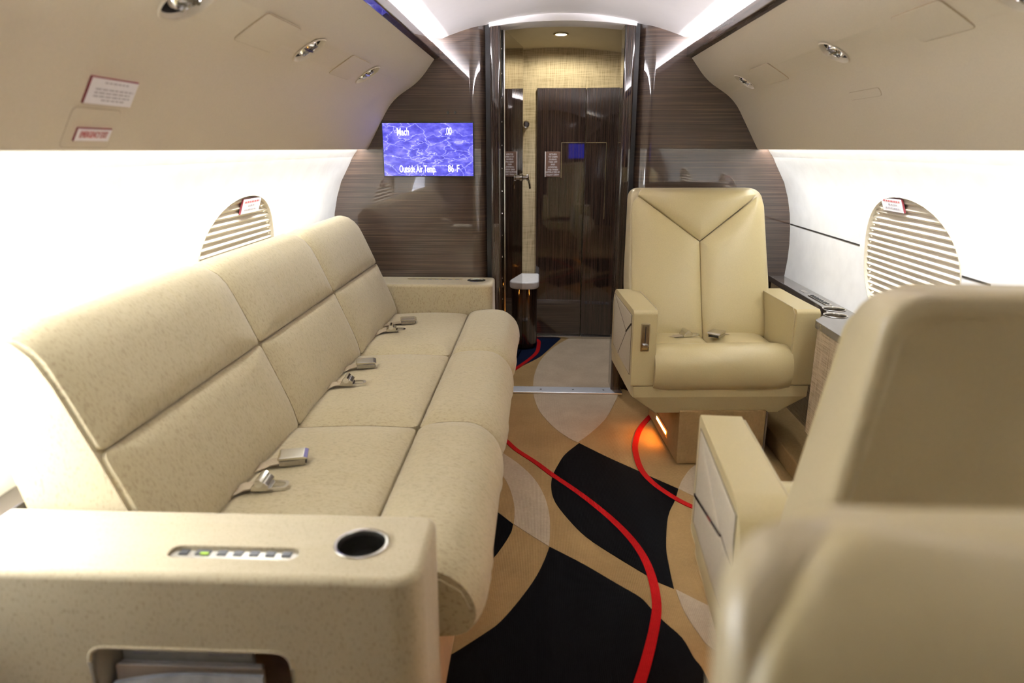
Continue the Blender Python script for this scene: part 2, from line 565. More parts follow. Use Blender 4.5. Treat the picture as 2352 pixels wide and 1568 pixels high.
patch(smooth_loop(PD, [0, 7, 9, 14]), 'carpet_pale', 0.0016)
patch(smooth_loop(PE, [0, 5, 9]), 'carpet_pale', 0.0016)
patch(smooth_loop(PV1, [0, 5, 6, 7]), 'carpet_pale', 0.0016)
patch(smooth_loop(PF, [0, 3, 6]), 'carpet_pale', 0.0016)
patch(smooth_loop(PG, [0, 4]), 'carpet_pale', 0.0016)
patch(smooth_loop(PA, [0, 4, 9]), 'carpet_black', 0.0020)
patch(smooth_loop(PB, [0]), 'carpet_black', 0.0020)
patch(smooth_loop(PC, [2, 6, 7]), 'carpet_black', 0.0020)
patch(smooth_loop(PH, [5, 8]), 'carpet_black', 0.0020)
patch(smooth_loop(PV2, [0, 5, 6, 7]), 'carpet_navy', 0.0020)
def stripe(pts, w0, w1):
    c = catmull(pts, 6)
    L, R_ = [], []
    for i, p in enumerate(c):
        d = c[min(i + 1, len(c) - 1)] - c[max(i - 1, 0)]
        d /= np.linalg.norm(d); nrm = np.array([-d[1], d[0]])
        w = (w0 + (w1 - w0) * i / (len(c) - 1)) / 2
        L.append(p + nrm * w); R_.append(p - nrm * w)
    V, Fs = [], []
    for l, r in zip(L, R_):
        V += [(l[0], l[1], 0.0028), (r[0], r[1], 0.0028), (l[0], l[1], -0.001), (r[0], r[1], -0.001)]
    for i in range(len(L) - 1):
        a, b = 4 * i, 4 * i + 4
        Fs += [(a, a + 1, b + 1, b), (a + 2, a, b, b + 2), (a + 1, a + 3, b + 3, b + 1)]
    return make('carpet_stripe', (V, Fs), 'carpet_red', floor)
stripe([(-0.375, 3.028), (-0.237, 2.780), (-0.184, 2.678), (-0.101, 2.560), (-0.031, 2.447), (0.064, 2.306), (0.148, 2.161), (0.209, 2.028), (0.243, 1.911), (0.255, 1.797), (0.250, 1.674), (0.228, 1.573), (0.192, 1.457), (0.161, 1.371), (0.117, 1.262), (0.044, 1.094)], 0.020, 0.030)
stripe([(0.632, 3.336), (0.538, 3.239), (0.450, 3.090), (0.376, 2.928), (0.332, 2.758), (0.320, 2.627), (0.325, 2.499), (0.353, 2.397), (0.396, 2.313), (0.440, 2.250), (0.488, 2.206), (0.585, 2.150), (0.757, 2.128)], 0.026, 0.022)
stripe([(-0.150, 4.49), (-0.099, 4.40), (-0.096, 4.271), (-0.106, 4.132), (-0.143, 4.001), (-0.202, 3.850), (-0.305, 3.607)], 0.024, 0.024)

# ceiling --------------------------------------------------------------------
prof = [(-0.74, 1.66), (-0.735, 1.72), (-0.70, 1.735), (-0.62, 1.733)] + [(-0.56 + 1.12 * i / 28, ceil_z(-0.56 + 1.12 * i / 28)) for i in range(29)] + [(0.62, 1.733), (0.70, 1.735), (0.735, 1.72), (0.74, 1.66)]
prof = prof + [(p[0], p[1] + 0.03) for p in prof[::-1]]
ceiling = make('ceiling', sweep(prof, lambda a, b, y: (a, y, b), Y0, YB + 0.03, 2, True), 'ceil')
struct(ceiling, 'white arched headliner')

# soffits (overhead panels) ---------------------------------------------------
SOF = round_poly([(0.588, 1.655), (0.672, 1.545), (0.808, 1.460), (0.9375, 1.235), (0.947, 1.235), (0.947, 1.345), (0.70, 1.66)], [0.0, 0.055, 0.065, 0.004, 0.003, 0.0, 0.0], 10)
soffit = {}
for i, s in enumerate((-1, 1)):
    o = make('trim_%d' % (i + 1), sweep(SOF, lambda a, b, y: (s * a, y, b), Y0, YB, 2, True), 'soffit', smooth=34)
    o['_o'] = [0, 0, 0]
    struct(o, 'beige leatherette overhead soffit along the %s side' % ('couch' if s < 0 else 'armchair'))
    soffit[s] = o
RAIL = round_poly([(0.572, 1.648), (0.600, 1.640), (0.606, 1.690), (0.588, 1.698), (0.574, 1.690)], 0.006, 3)
for i, s in enumerate((-1, 1)):
    o = make('trim_%d' % (i + 3), sweep(RAIL, lambda a, b, y: (s * a, y, b), Y0, YB, 2, True), 'wood_y')
    struct(o, 'glossy dark wood rail edging the ceiling cove')

YS = 0.25      # the forward zone of the cabin is unlit
# light strips ------------------------------------------------------------------
for s, side in ((-1, 'couch'), (1, 'armchair')):
    t = thing('cove_light_strip', 'white light strip in the ceiling cove above the %s side' % side, 'light strip', (s * 0.69, 0.4, 1.665))
    make('housing', rbox(*sorted((s * 0.668, s * 0.712)), YS, YB - 0.01, 1.664, 1.672), 'white', t)
    V = [(s * 0.672, YS, 1.6725), (s * 0.708, YS, 1.6725), (s * 0.708, YB - 0.01, 1.6725), (s * 0.672, YB - 0.01, 1.6725)]
    make('diffuser', (V, [(0, 1, 2, 3)]), 'cove', t)
    t = thing('wash_light_strip', 'white light strip behind the lower soffit lip on the %s side' % side, 'light strip', (s * 0.966, 0.4, 1.335))
    make('housing', rbox(*sorted((s * 0.9475, s * 0.9525)), YS, YB - 0.01, 1.262, 1.30), 'white', t)
    V = [(s * 0.953, YS, 1.265), (s * 0.953, YB - 0.01, 1.265), (s * 0.953, YB - 0.01, 1.297), (s * 0.953, YS, 1.297)]
    make('diffuser', (V, [(0, 1, 2, 3)]), 'strip', t)

# side walls with oval windows -----------------------------------------------------
WA, WBB, WZ = 0.305, 0.226, 0.860
WY = [2.31, 1.00, -0.31, -1.62]
def oval(t, a=WA, b=WBB, e=2.15):
    c, s_ = math.cos(t), math.sin(t)
    return a * math.copysign(abs(c) ** (2 / e), c), b * math.copysign(abs(s_) ** (2 / e), s_)
def side_wall(s):
    V, Fs = [], []
    P = lambda y, z, d=0.0: (s * (wall_x(z) + d), y, z)
    def grid(y0, y1, z0, z1, ny, nz):
        b = len(V)
        for i in range(ny + 1):
            for j in range(nz + 1):
                V.append(P(y0 + (y1 - y0) * i / ny, z0 + (z1 - z0) * j / nz))
        for i in range(ny):
            for j in range(nz):
                a = b + i * (nz + 1) + j
                Fs.append((a, a + 1, a + nz + 2, a + nz + 1))
    zb, zt = 0.56, 1.20
    grid(Y0, YB + 0.02, 0.0, zb, 2, 8)
    grid(Y0, YB + 0.02, zt, 1.236, 2, 4)
    grid(Y0, YB + 0.02, 1.237, 1.345, 2, 2)
    edges = [YB + 0.02, WY[0] - 0.655, WY[1] - 0.655, WY[2] - 0.655, Y0]
    N = 96
    for k, yc in enumerate(WY):
        y1, y0 = edges[k], edges[k + 1]
        b = len(V)
        ring = []
        for i in range(N):
            t = 2 * PI * i / N
            ou, ov = oval(t)
            c, sn = math.cos(t), math.sin(t)
            hx = (y1 - yc) if c > 0 else (yc - y0)
            hz = (zt - WZ) if sn > 0 else (WZ - zb)
            q = min(hx / max(abs(c), 1e-6), hz / max(abs(sn), 1e-6))
            ring.append(((ou, ov), (c * q, sn * q)))
        # snap the four corners
        for cy, cz in ((y1 - yc, zt - WZ), (y0 - yc, zt - WZ), (y0 - yc, zb - WZ), (y1 - yc, zb - WZ)):
            i = min(range(N), key=lambda i: (ring[i][1][0] - cy) ** 2 + (ring[i][1][1] - cz) ** 2)
            ring[i] = (ring[i][0], (cy, cz))
        R = 9
        for r in range(R):
            f = r / (R - 1)
            for (a, o_) in ring:
                y = a[0] + (o_[0] - a[0]) * f; z = a[1] + (o_[1] - a[1]) * f
                V.append(P(yc + y, WZ + z))
        for r in range(R - 1):
            for i in range(N):
                j = (i + 1) % N
                Fs.append((b + r * N + i, b + r * N + j, b + (r + 1) * N + j, b + (r + 1) * N + i))
    return V, Fs
for s, nm in ((-1, 'left'), (1, 'right')):
    o = make('wall_' + nm, side_wall(s), 'wall', smooth=50)
    o['_o'] = [0, 0, 0]
    struct(o, 'curved white sidewall panel with oval windows')
    if s > 0:
        for (a, b) in ((2.66, 3.415), (1.87, 2.00)):      # table-track slots
            make('slot', sweep([(0.8815, 0.002), (0.8815, -0.0012), (0.8875, -0.0012), (0.8875, 0.002)], lambda q, d, y: (wall_x(q) + d, y, q), a, b, 2, True), 'dark', o)

wn = 0
def window(s, yc, shade):
    global wn
    wn += 1
    where = 'couch' if s < 0 else 'armchairs'
    t = bpy.data.objects.new('window_%d' % wn, None); COL.objects.link(t)
    t.location = (s * 1.14, yc, WZ); t['_o'] = list(t.location)
    struct(t, 'oval cabin window with %s by the %s' % ('a pleated shade drawn down' if shade else 'its shade up', where))
    N = 72
    V, Fs = [], []
    secs = [(1.004, 0.001), (1.010, -0.002), (1.0, -0.003), (0.992, 0.0), (0.985, 0.02), (0.96, 0.10)]
    for (k, d) in secs:
        for i in range(N):
            y, z = oval(2 * PI * i / N)
            zz = WZ + z * k
            V.append((s * (wall_x(WZ + z) + d), yc + y * k, zz))
    for r in range(len(secs) - 1):
        for i in range(N):
            j = (i + 1) % N
            Fs.append((r * N + i, r * N + j, (r + 1) * N + j, (r + 1) * N + i))
    make('window_frame', (V, Fs), 'ring' if shade else 'ring_grey', t)
    Vp = [(s * (wall_x(WZ + oval(2 * PI * i / N)[1]) + 0.095), yc + oval(2 * PI * i / N)[0] * 0.96, WZ + oval(2 * PI * i / N)[1] * 0.96) for i in range(N)]
    make('pane', (Vp, [tuple(range(N))]), 'glass', t)
    if shade:
        p = 0.0222
        n = int(2 * WBB / p)
        for i in range(n):
            z0 = WZ - WBB + i * p + 0.004; z1 = z0 + p
            zm = z0 + p / 2 - WZ
            hl = WA * 0.985 * (1 - min(0.995, abs(zm) / WBB) ** 2.15) ** (1 / 2.15)
            if hl < 0.03: continue
            D = 0.012
            poly = [(D + 0.006, z0), (D + 0.006, z1), (D - 0.006, z0 + 0.50 * p), (D - 0.007, z0 + 0.40 * p)]
            V, Fs = [], []
            for yy in (yc - hl, yc + hl):
                for (d, z) in poly:
                    V.append((s * (wall_x(z) + d), yy, z))
            Fs = [(0, 1, 5, 4), (1, 2, 6, 5), (2, 3, 7, 6), (3, 0, 4, 7), (0, 3, 2, 1), (4, 5, 6, 7)]
            make('shade_slat', (V, Fs), 'slat', t)
    return t
for s in (-1, 1):
    for k, yc in enumerate(WY):
        window(s, yc, not (s < 0 and k == 1))

# forward end of the cabin (behind the camera) -----------------------------------------
wf = struct(make('wall_front', rbox(-1.15, 1.15, Y0 - 0.05, Y0, 0, 1.9), 'wood_h'), 'dark wood bulkhead at the forward end')

# aft bulkhead ----------------------------------------------------------------------------
for s, nm in ((-1, 'left'), (1, 'right')):
    R_ = 0.075
    out = [(1.16, YB), (0.435, YB)]
    for k in range(1, 9):
        a = PI / 2 * k / 8
        out.append((0.435 - R_ * math.sin(a), YB + R_ * (1 - math.cos(a))))
    out += [(0.36, YB + 0.16), (1.16, YB + 0.16)]
    g = prism([(s * a, b) for a, b in out], XY, 0.0, 1.86)
    b_ = make('wall_back_' + nm, g, 'wood_h', smooth=25)
    b_['_o'] = [0, 0, 0]
    struct(b_, 'glossy dark zebra veneer bulkhead panel %s' % ('beside the screen and couch' if s < 0 else 'behind the cream armchair'))
    make('jamb_slot', rbox(*sorted((s * 0.362, s * 0.335)), YB + 0.05, YB + 0.16, 0.0, 1.84), 'black', b_)
    j = make('jamb_post', rbox(*sorted((s * 0.338, s * 0.288)), YB + 0.005, YB + 0.15, 0.0, 1.825, 0.012, 4), 'wood_v', b_)
    if s < 0:
        for zz in np.linspace(0.25, 1.7, 14):
            make('hinge_screw', lathe([(0.0001, -0.004), (0.004, -0.003), (0.005, 0.0)], 8, lambda x, y, z: (-0.289 + 0.0 * z + -z * 0.8, YB + 0.11 + x, zz + y)), 'chrome', j)
        make('piano_hinge', tube([(-0.278, YB + 0.135, 0.02), (-0.278, YB + 0.135, 1.79)], 0.006), 'steel_dark', j)
        V2 = rbox(-0.700, -0.694, YB - 0.006, YB, 1.400, 1.406)
        make('sensor', lathe([(0.007, 0.0), (0.006, 0.003), (0.0002, 0.003)], 12, lambda x, y, z: (-0.540 + x, YB - z, 1.405 + y)), 'black', b_)
        make('sensor', lathe([(0.006, 0.0), (0.005, 0.003), (0.0002, 0.003)], 12, lambda x, y, z: (-0.505 + x, YB - z, 1.405 + y)), 'black', b_)

# header above the doorway
hx = [(-0.34 + 0.68 * i / 16) for i in range(17)]
hp = [(x, 1.803 - 0.20 * x * x) for x in hx] + [(x, 1.87) for x in hx[::-1]]
struct(make('trim_5', prism(hp, XZ, YB - 0.004, YB + 0.16, 0.003), 'ceil'), 'cream arched header over the doorway')
# sill
t5 = make('trim_6', rbox(-0.345, 0.345, YB - 0.045, YB + 0.045, 0.0, 0.010, 0.003, 2), 'alu')
t5['_o'] = [0, 0, 0]
struct(t5, 'brushed aluminium threshold plate')
for x in (-0.24, -0.08, 0.09, 0.25):
    make('screw', lathe([(0.006, 0.0102), (0.005, 0.0112), (0.0005, 0.0106)], 10, lambda a, b, z: (x + a, YB + b, z)), 'steel_dark', t5)

# vestibule --------------------------------------------------------------------------------
def vz(x, y):
    f = (y - YB) / (YV - YB)
    return 1.812 + 0.055 * math.sin(PI * min(1, max(0, f)) ** 0.8) + 0.02 * f - 0.22 * x * x
V, Fs = [], []
nx, ny = 20, 16
for i in range(nx + 1):
    for j in range(ny + 1):
        x = -0.75 + 1.5 * i / nx; y = YB + 0.15 + (YV + 0.05 - YB - 0.15) * j / ny
        V.append((x, y, vz(x, y)))
for i in range(nx):
    for j in range(ny):
        a = i * (ny + 1) + j
        Fs.append((a, a + 1, a + ny + 2, a + ny + 1))
struct(make('ceiling_vestibule', (V, Fs), 'vceil', smooth=60), 'domed cream ceiling of the vestibule')
struct(make('wall_vestibule_left', rbox(-0.62, -0.58, YB + 0.15, YV + 0.05, 0, 1.95), 'linen'), 'linen covered wall beside the open door')
struct(make('wall_vestibule_right', rbox(0.47, 0.51, YB + 0.15, YV + 0.05, 0, 1.95), 'wood_v'), 'dark veneer wall inside the vestibule')
wv = make('wall_vestibule_back', join(rbox(-0.60, 0.184, YV + 0.012, YV + 0.06, 0, 1.95)), 'linen')
wv['_o'] = [0, 0, 0]
struct(wv, 'woven linen wall around the lavatory door')
make('return_panel', prism([(0.184, YV + 0.012), (0.184, YV + 0.06), (0.52, YV + 0.03), (0.52, YV - 0.018)], XY, 0, 1.95), 'linen', wv)

d2 = bpy.data.objects.new('door_2', None); COL.objects.link(d2)
d2.location = (0.13, YV, 0); d2['_o'] = list(d2.location)
struct(d2, 'dark glossy lavatory door with a small inset hatch')
make('leaf', rbox(-0.122, 0.182, YV - 0.012, YV + 0.02, 0.02, 1.60, 0.003, 2), 'wood_v', d2)
make('leaf', prism([(0.186, YV - 0.012), (0.186, YV + 0.02), (0.47, YV - 0.01), (0.47, YV - 0.042)], XY, 0.02, 1.60, 0.003), 'wood_v', d2)
for a in (rbox(0.036, 0.182, YV - 0.0145, YV - 0.012, 1.273, 1.277), rbox(0.034, 0.037, YV - 0.0145, YV - 0.012, 1.06, 1.277)):
    make('hatch_line', a, 'brass', d2)
dy = lambda x: YV - 0.012 - (x - 0.186) * 0.1056
make('hatch_line', prism([(0.186, dy(0.186)), (0.186, dy(0.186) - 0.0025), (0.318, dy(0.318) - 0.0025), (0.318, dy(0.318))], XY, 1.273, 1.277), 'brass', d2)
make('hatch_line', rbox(0.315, 0.318, dy(0.318) - 0.003, dy(0.318), 0.80, 1.277), 'brass', d2)
make('kick_plate', rbox(-0.122, 0.182, YV - 0.014, YV - 0.011, 0.02, 0.26, 0.001, 1), 'wood_h', d2)
make('door_sweep', rbox(-0.122, 0.46, YV - 0.055, YV - 0.012, 0.002, 0.018, 0.003, 2), 'steel', d2)

sg = thing('instruction_sign', 'small brown notice with white capitals on the lavatory door', 'sign', (-0.02, YV - 0.013, 1.142))
make('plate', rbox(-0.068, 0.029, YV - 0.0155, YV - 0.0125, 1.064, 1.220, 0.001, 1), 'brown_sign', sg)
make('edge_strip', rbox(-0.0685, -0.064, YV - 0.017, YV - 0.0155, 1.064, 1.220), 'pale_print', sg)
for i, ln in enumerate(['RETURN', 'TO CABIN', 'DURING', 'TAKE OFF', 'AND', 'LANDING,', 'AND WHEN', 'INSTRUCTED BY', 'FLIGHT CREW']):
    g = xform(text_geo(ln, 0.0135, 0.92), (-0.018, YV - 0.0162, 1.2035 - i * 0.0158), (1, 0, 0), (0, 0, 1), (0, -1, 0))
    make('lettering', g, 'paper', sg)

# open mirrored door leaf
HX, HY, TX, TY = -0.281, YB + 0.14, -0.204, 4.165
dl = Vector((TX - HX, TY - HY, 0)); Ld = dl.length; dl.normalize(); dn = Vector((dl.y, -dl.x, 0))
d1 = bpy.data.objects.new('door_1', None); COL.objects.link(d1)
d1.location = (HX, HY, 0); d1['_o'] = list(d1.location)
struct(d1, 'cabin door swung open with a tinted mirror face')
def on_leaf(g):
    return xform(g, (HX, HY, 0), tuple(dl), (0, 0, 1), tuple(dn))
make('leaf', on_leaf(rbox(0, Ld, 0.018, 1.795, -0.034, 0.0, 0.002, 1)), 'wood_v', d1)
make('mirror_face', on_leaf(rbox(0.004, Ld - 0.003, 0.022, 1.790, 0.0, 0.003)), 'mirror', d1)
h = make('latch_handle', on_leaf(join(lathe([(0.024, 0.003), (0.024, 0.010), (0.014, 0.014), (0.014, 0.034), (0.02, 0.036), (0.021, 0.044), (0.004, 0.047), (0.0002, 0.047)], 24, lambda x, y, z: (Ld - 0.05 + x, 1.075 + y, z)))), 'chrome', d1)
make('thumb_lever', on_leaf(tube([(Ld - 0.05, 1.075, 0.04), (Ld - 0.045, 1.04, 0.05), (Ld - 0.035, 1.012, 0.052)], 0.006)), 'chrome', h)
ds = thing('door_bumper', 'chrome door stop knob on the linen wall', 'door stop', (-0.195, YV, 1.385))
make('knob', lathe([(0.020, 0.012), (0.020, 0.004), (0.012, 0.0), (0.012, -0.04), (0.021, -0.044), (0.022, -0.062), (0.016, -0.068), (0.0003, -0.068)], 20, lambda x, y, z: (-0.190 + x, YV + z, 1.385 + y)), 'chrome', ds)

# low rounded cabinet in the vestibule
lc = thing('vestibule_cabinet', 'low dark rounded cabinet with a white cap beyond the doorway', 'cabinet', (-0.30, 4.34, 0))
body = round_poly([(-0.56, 4.19), (-0.108, 4.19), (-0.108, 4.50), (-0.56, 4.50)], [0, 0.075, 0, 0], 10)
make('body', prism(body, XY, 0.035, 0.392), 'wood_v', lc, smooth=25)
make('plinth', prism(round_poly([(-0.56, 4.215), (-0.13, 4.215), (-0.13, 4.50), (-0.56, 4.50)], [0, 0.06, 0, 0], 8), XY, 0.003, 0.035), 'black', lc)
cap = round_poly([(-0.56, 4.178), (-0.098, 4.178), (-0.098, 4.50), (-0.56, 4.50)], [0, 0.08, 0, 0], 10)
make('cap', prism(cap, XY, 0.392, 0.440, 0.012, 4), 'white', lc)

# vestibule downlight
dx, dyy = 0.012, 4.20
dz = vz(dx, dyy)
dlt = thing('downlight', 'round lit downlight in the vestibule ceiling', 'light', (dx, dyy, dz))
make('bezel', lathe([(0.030, -0.001), (0.042, -0.004), (0.044, 0.002), (0.044, 0.01)], 28, lambda x, y, z: (dx + x, dyy + y, dz + z - 0.002)), 'brass', dlt)
make('lens', lathe([(0.031, -0.003), (0.0002, -0.004)], 28, lambda x, y, z: (dx + x, dyy + y, dz + z - 0.002)), 'down', dlt)
ld = bpy.data.lights.new('downlight_beam', 'SPOT'); ld.energy = 30; ld.spot_size = math.radians(95); ld.spot_blend = 0.7
ld.color = (0.86, 0.89, 1.0); ld.shadow_soft_size = 0.03
lo = bpy.data.objects.new('downlight_beam', ld); COL.objects.link(lo); lo.location = (dx, dyy, dz - 0.02); lo.rotation_euler = (math.radians(-10), 0, 0)
ld = bpy.data.lights.new('downlight_glow', 'SPOT'); ld.energy = 11; ld.spot_size = math.radians(165); ld.spot_blend = 0.3; ld.color = (1.0, 0.93, 0.78); ld.shadow_soft_size = 0.03
lo = bpy.data.objects.new('downlight_glow', ld); COL.objects.link(lo); lo.location = (dx, dyy, dz - 0.02)

# ================================================================== OVERHEAD FITTINGS
def seg_frame(s, p0, p1):
    """local frame on a soffit face between two profile points: origin helper, direction across, outward normal"""
    a = Vector((s * (p1[0] - p0[0]), 0, p1[1] - p0[1])).normalized()
    n = Vector((-s * abs(a.z), 0, -abs(a.x)))
    return a, n
UP = ((0.692, 1.530), (0.785, 1.472))
LOW = ((0.818, 1.443), (0.936, 1.240))
def on_face(s, face, y, f):
    p0, p1 = face
    return Vector((s * (p0[0] + (p1[0] - p0[0]) * f), y, p0[1] + (p1[1] - p0[1]) * f))
LIGHTS = {-1: ((1.35, 0.058), (2.02, 0.050), (2.68, 0.050)), 1: ((1.35, 0.055), (2.13, 0.046), (3.02, 0.046))}
for s in (-1, 1):
    a, n = seg_frame(s, *UP)
    cut = []
    for (y, r) in LIGHTS[s]:
        cut.append(xform(lathe([(r, -0.05), (r, 0.03)], 36, caps=True), on_face(s, UP, y, 0.5), tuple(a), (0, 1, 0), tuple(n)))
    boolean_cut(soffit[s], cut)
def reading_light(s, y, label, r=0.047):
    a, n = seg_frame(s, *UP)
    o = on_face(s, UP, y, 0.5)
    t = thing('reading_light', label, 'reading light', o, group='overhead reading lights')
    F_ = lambda g: xform(g, o, tuple(a), (0, 1, 0), tuple(n))
    make('bezel', F_(lathe([(r * 1.10, -0.0005), (r * 1.06, 0.0022), (r * 1.0, 0.0015), (r * 0.94, -0.006), (r * 0.90, -0.012)], 40)), 'soffit', t)
    make('well', F_(lathe([(r * 0.90, -0.011), (r * 0.84, -0.046), (r * 0.0005, -0.047)], 36)), 'dark', t)
    ey = make('eyeball', F_(lathe([(r * 0.66, -0.045), (r * 0.70, -0.022), (r * 0.60, -0.006), (r * 0.46, 0.000), (r * 0.40, -0.008), (r * 0.0005, -0.012)], 28)), 'chrome', t)
    make('lens', F_(lathe([(r * 0.38, -0.0095), (r * 0.2, -0.006), (r * 0.0005, -0.005)], 24)), 'white', ey)
    make('vane', F_(rbox(-r * 0.05, r * 0.05, -r * 0.62, r * 0.62, -0.030, 0.0005)), 'steel_dark', ey)
    make('vane', F_(rbox(-r * 0.5, r * 0.5, r * 0.20, r * 0.28, -0.030, 0.0005)), 'steel_dark', ey)
reading_light(-1, 1.35, 'largest overhead reading light above the couch, nearest the camera', 0.060)
reading_light(-1, 2.02, 'middle overhead reading light above the couch', 0.050)
reading_light(-1, 2.68, 'overhead reading light above the couch beside the blue screen', 0.050)
reading_light(1, 1.35, 'overhead reading light cut off by the top corner above the armchairs', 0.055)
reading_light(1, 2.13, 'middle overhead reading light above the armchairs', 0.046)
reading_light(1, 3.02, 'overhead reading light nearest the bulkhead above the armchairs', 0.046)

def access_panel(s, face, y0, y1, f0, f1, seam=True):
    a, n = seg_frame(s, *face)
    o = on_face(s, face, (y0 + y1) / 2, (f0 + f1) / 2)
    L = (Vector(face[1]) - Vector(face[0])).length * (f1 - f0)
    w = (y1 - y0) / 2
    loop = round_poly([(-L / 2, -w), (L / 2, -w), (L / 2, w), (-L / 2, w)], 0.012, 4)
    loop2 = round_poly([(-L / 2 - 0.0012, -w - 0.0012), (L / 2 + 0.0012, -w - 0.0012), (L / 2 + 0.0012, w + 0.0012), (-L / 2 - 0.0012, w + 0.0012)], 0.012, 4)
    make('access_panel_gap', xform(prism(loop2, XY, -0.002, 0.0012), o, tuple(a), (0, 1, 0), tuple(n)), 'webbing', soffit[s])
    make('access_panel', xform(prism(loop, XY, -0.002, 0.0018), o, tuple(a), (0, 1, 0), tuple(n)), 'soffit', soffit[s])
access_panel(-1, UP, 1.62, 1.84, 0.05, 0.95)
access_panel(-1, UP, 2.33, 2.56, 0.05, 0.95)
access_panel(1, UP, 1.53, 1.73, 0.08, 0.95)
access_panel(1, UP, 2.60, 2.82, 0.05, 0.92)
access_panel(1, LOW, 2.05, 2.245, 0.20, 0.30)
access_panel(-1, LOW, 1.205, 1.345, 0.66, 0.985)

def placard(s, face, y0, y1, f0, f1, label, kind):
    a, n = seg_frame(s, *face)
    o = on_face(s, face, (y0 + y1) / 2, (f0 + f1) / 2)
    L = (Vector(face[1]) - Vector(face[0])).length * (f1 - f0)
    w = (y1 - y0)
    t = thing('placard', label, 'sign', o)
    up = -a
    F_ = lambda g: xform(g, o, (0, -s * 1.0, 0) if s > 0 else (0, 1, 0), tuple(up), tuple(n))
    make('plate', F_(rbox(-w / 2, w / 2, -L / 2, L / 2, 0.0, 0.004, 0.0008, 1)), 'red_edge', t)
    make('face', F_(rbox(-w / 2 + 0.002, w / 2 - 0.001, -L / 2 + 0.001, L / 2 - 0.002, 0.004, 0.0045)), 'paper', t)
    if kind == 'exit':
        g = text_geo('EMERGENCY EXIT', L * 0.66, 0.56, 0.0003)
        make('lettering', F_(([(v[0], v[1], v[2] + 0.005) for v in g[0]], g[1])), 'red_print', t)
    else:
        for (yy, x0, x1) in ((0.33, -0.22, 0.28), (0.08, -0.36, 0.44), (-0.05, -0.36, 0.38), (-0.18, -0.36, 0.40), (-0.31, -0.18, 0.30)):
            x = x0
            while x < x1:
                q = random.uniform(0.05, 0.12)
                make('print_line', F_(rbox(x * w, min(x1, x + q) * w, yy * L - 0.0015, yy * L + 0.0015, 0.0045, 0.0049)), 'grey_print', t)
                x += q + 0.025
placard(-1, LOW, 1.220, 1.362, 0.40, 0.62, 'white placard of small print on the soffit above the couch', 'text')
placard(-1, LOW, 1.232, 1.334, 0.815, 0.93, 'white emergency exit placard with red letters on the soffit', 'exit')

def window_placard(s, y0, y1, z0, z1, label):
    a = Vector((s * (wall_x(z1) - wall_x(z0)), 0, z1 - z0)); L = a.length; a.normalize()
    n = Vector((-s * abs(a.z), 0, 0)) + Vector((0, 0, 0)); n = (Vector((-s, 0, 0)) - a * a.dot(Vector((-s, 0, 0)))).normalized()
    zc = (z0 + z1) / 2
    o = Vector((s * (wall_x(zc) + 0.001), (y0 + y1) / 2, zc))
    w = y1 - y0
    t = thing('window_placard', label, 'sign', o)
    F_ = lambda g: xform(g, o, (0, -s, 0), tuple(a), tuple(n))
    make('plate', F_(rbox(-w / 2, w / 2, -L / 2, L / 2, -0.003, 0.003, 0.0008, 1)), 'red_edge', t)
    sh = 0.003 if s < 0 else -0.003
    make('face', F_(rbox(-w / 2 + max(0, sh), w / 2 + min(0, sh), -L / 2 + 0.001, L / 2, 0.003, 0.0036)), 'paper', t)
    for k, (yy, x0, x1) in enumerate(((0.30, -0.40, 0.40), (0.05, -0.18, 0.22), (-0.22, -0.34, 0.36))):
        x = x0
        while x < x1:
            q = random.uniform(0.06, 0.12)
            make('print_line', F_(rbox(x * w, min(x1, x + q) * w, yy * L - 0.003, yy * L + 0.003, 0.0036, 0.0040)), 'red_print' if k == 0 else 'grey_print', t)
            x += q + 0.03
window_placard(-1, 2.275, 2.425, 1.026, 1.076, 'small white placard at the top of the shaded window by the couch')
window_placard(1, 2.305, 2.445, 1.036, 1.080, 'small white placard at the top of the shaded window by the armchairs')
hk = thing('coat_hook', 'tiny gold coat hook on the sidewall behind the couch', 'hook', (-1.12, 1.385, 0.91))
make('knob', lathe([(0.008, 0.02), (0.008, 0.0), (0.006, -0.015), (0.011, -0.02), (0.009, -0.028), (0.0003, -0.029)], 14, lambda x, y, z: (-wall_x(0.91) - z - 0.01, 1.385 + x, 0.905 + y)), 'brass', hk)

# ================================================================== TELEVISION ON THE BULKHEAD
tv = thing('television', 'flat blue marbled flight information screen on the dark bulkhead', 'television', (-0.639, YB, 1.235))
make('bezel', rbox(-0.862, -0.416, YB - 0.012, YB + 0.002, 1.106, 1.362, 0.002, 2), 'black', tv)
make('display', rbox(-0.857, -0.421, YB - 0.0135, YB - 0.012, 1.111, 1.357), 'screen', tv)
for s_, x, z, sz, wd in (('Mach', -0.758, 1.315, 0.050, 0.058), ('.00', -0.538, 1.317, 0.050, 0.031), ('Outside Air Temp.', -0.692, 1.142, 0.048, 0.180), ('86', -0.530, 1.144, 0.048, 0.028), ('F', -0.495, 1.144, 0.048, 0.012)):
    g = text_geo(s_, sz, 1.0, 0.0004, bold=0.0005)
    xs = [v[0] for v in g[0]]
    k = wd / (max(xs) - min(xs)); mid = (max(xs) + min(xs)) / 2
    g = ([((v[0] - mid) * k, v[1], v[2]) for v in g[0]], g[1])
    make('lettering', xform(g, (x, YB - 0.0142, z), (1, 0, 0), (0, 0, 1), (0, -1, 0)), 'white_text', tv)
t2 = thing('television', 'blue screen on the forward bulkhead, seen only as a reflection in the lavatory door', 'television', (0.53, Y0, 1.2))
make('bezel', rbox(0.34, 0.72, Y0, Y0 + 0.02, 1.07, 1.33, 0.004, 2), 'black', t2)
make('display', rbox(0.355, 0.705, Y0 + 0.02, Y0 + 0.022, 1.085, 1.315), 'blue_screen', t2)

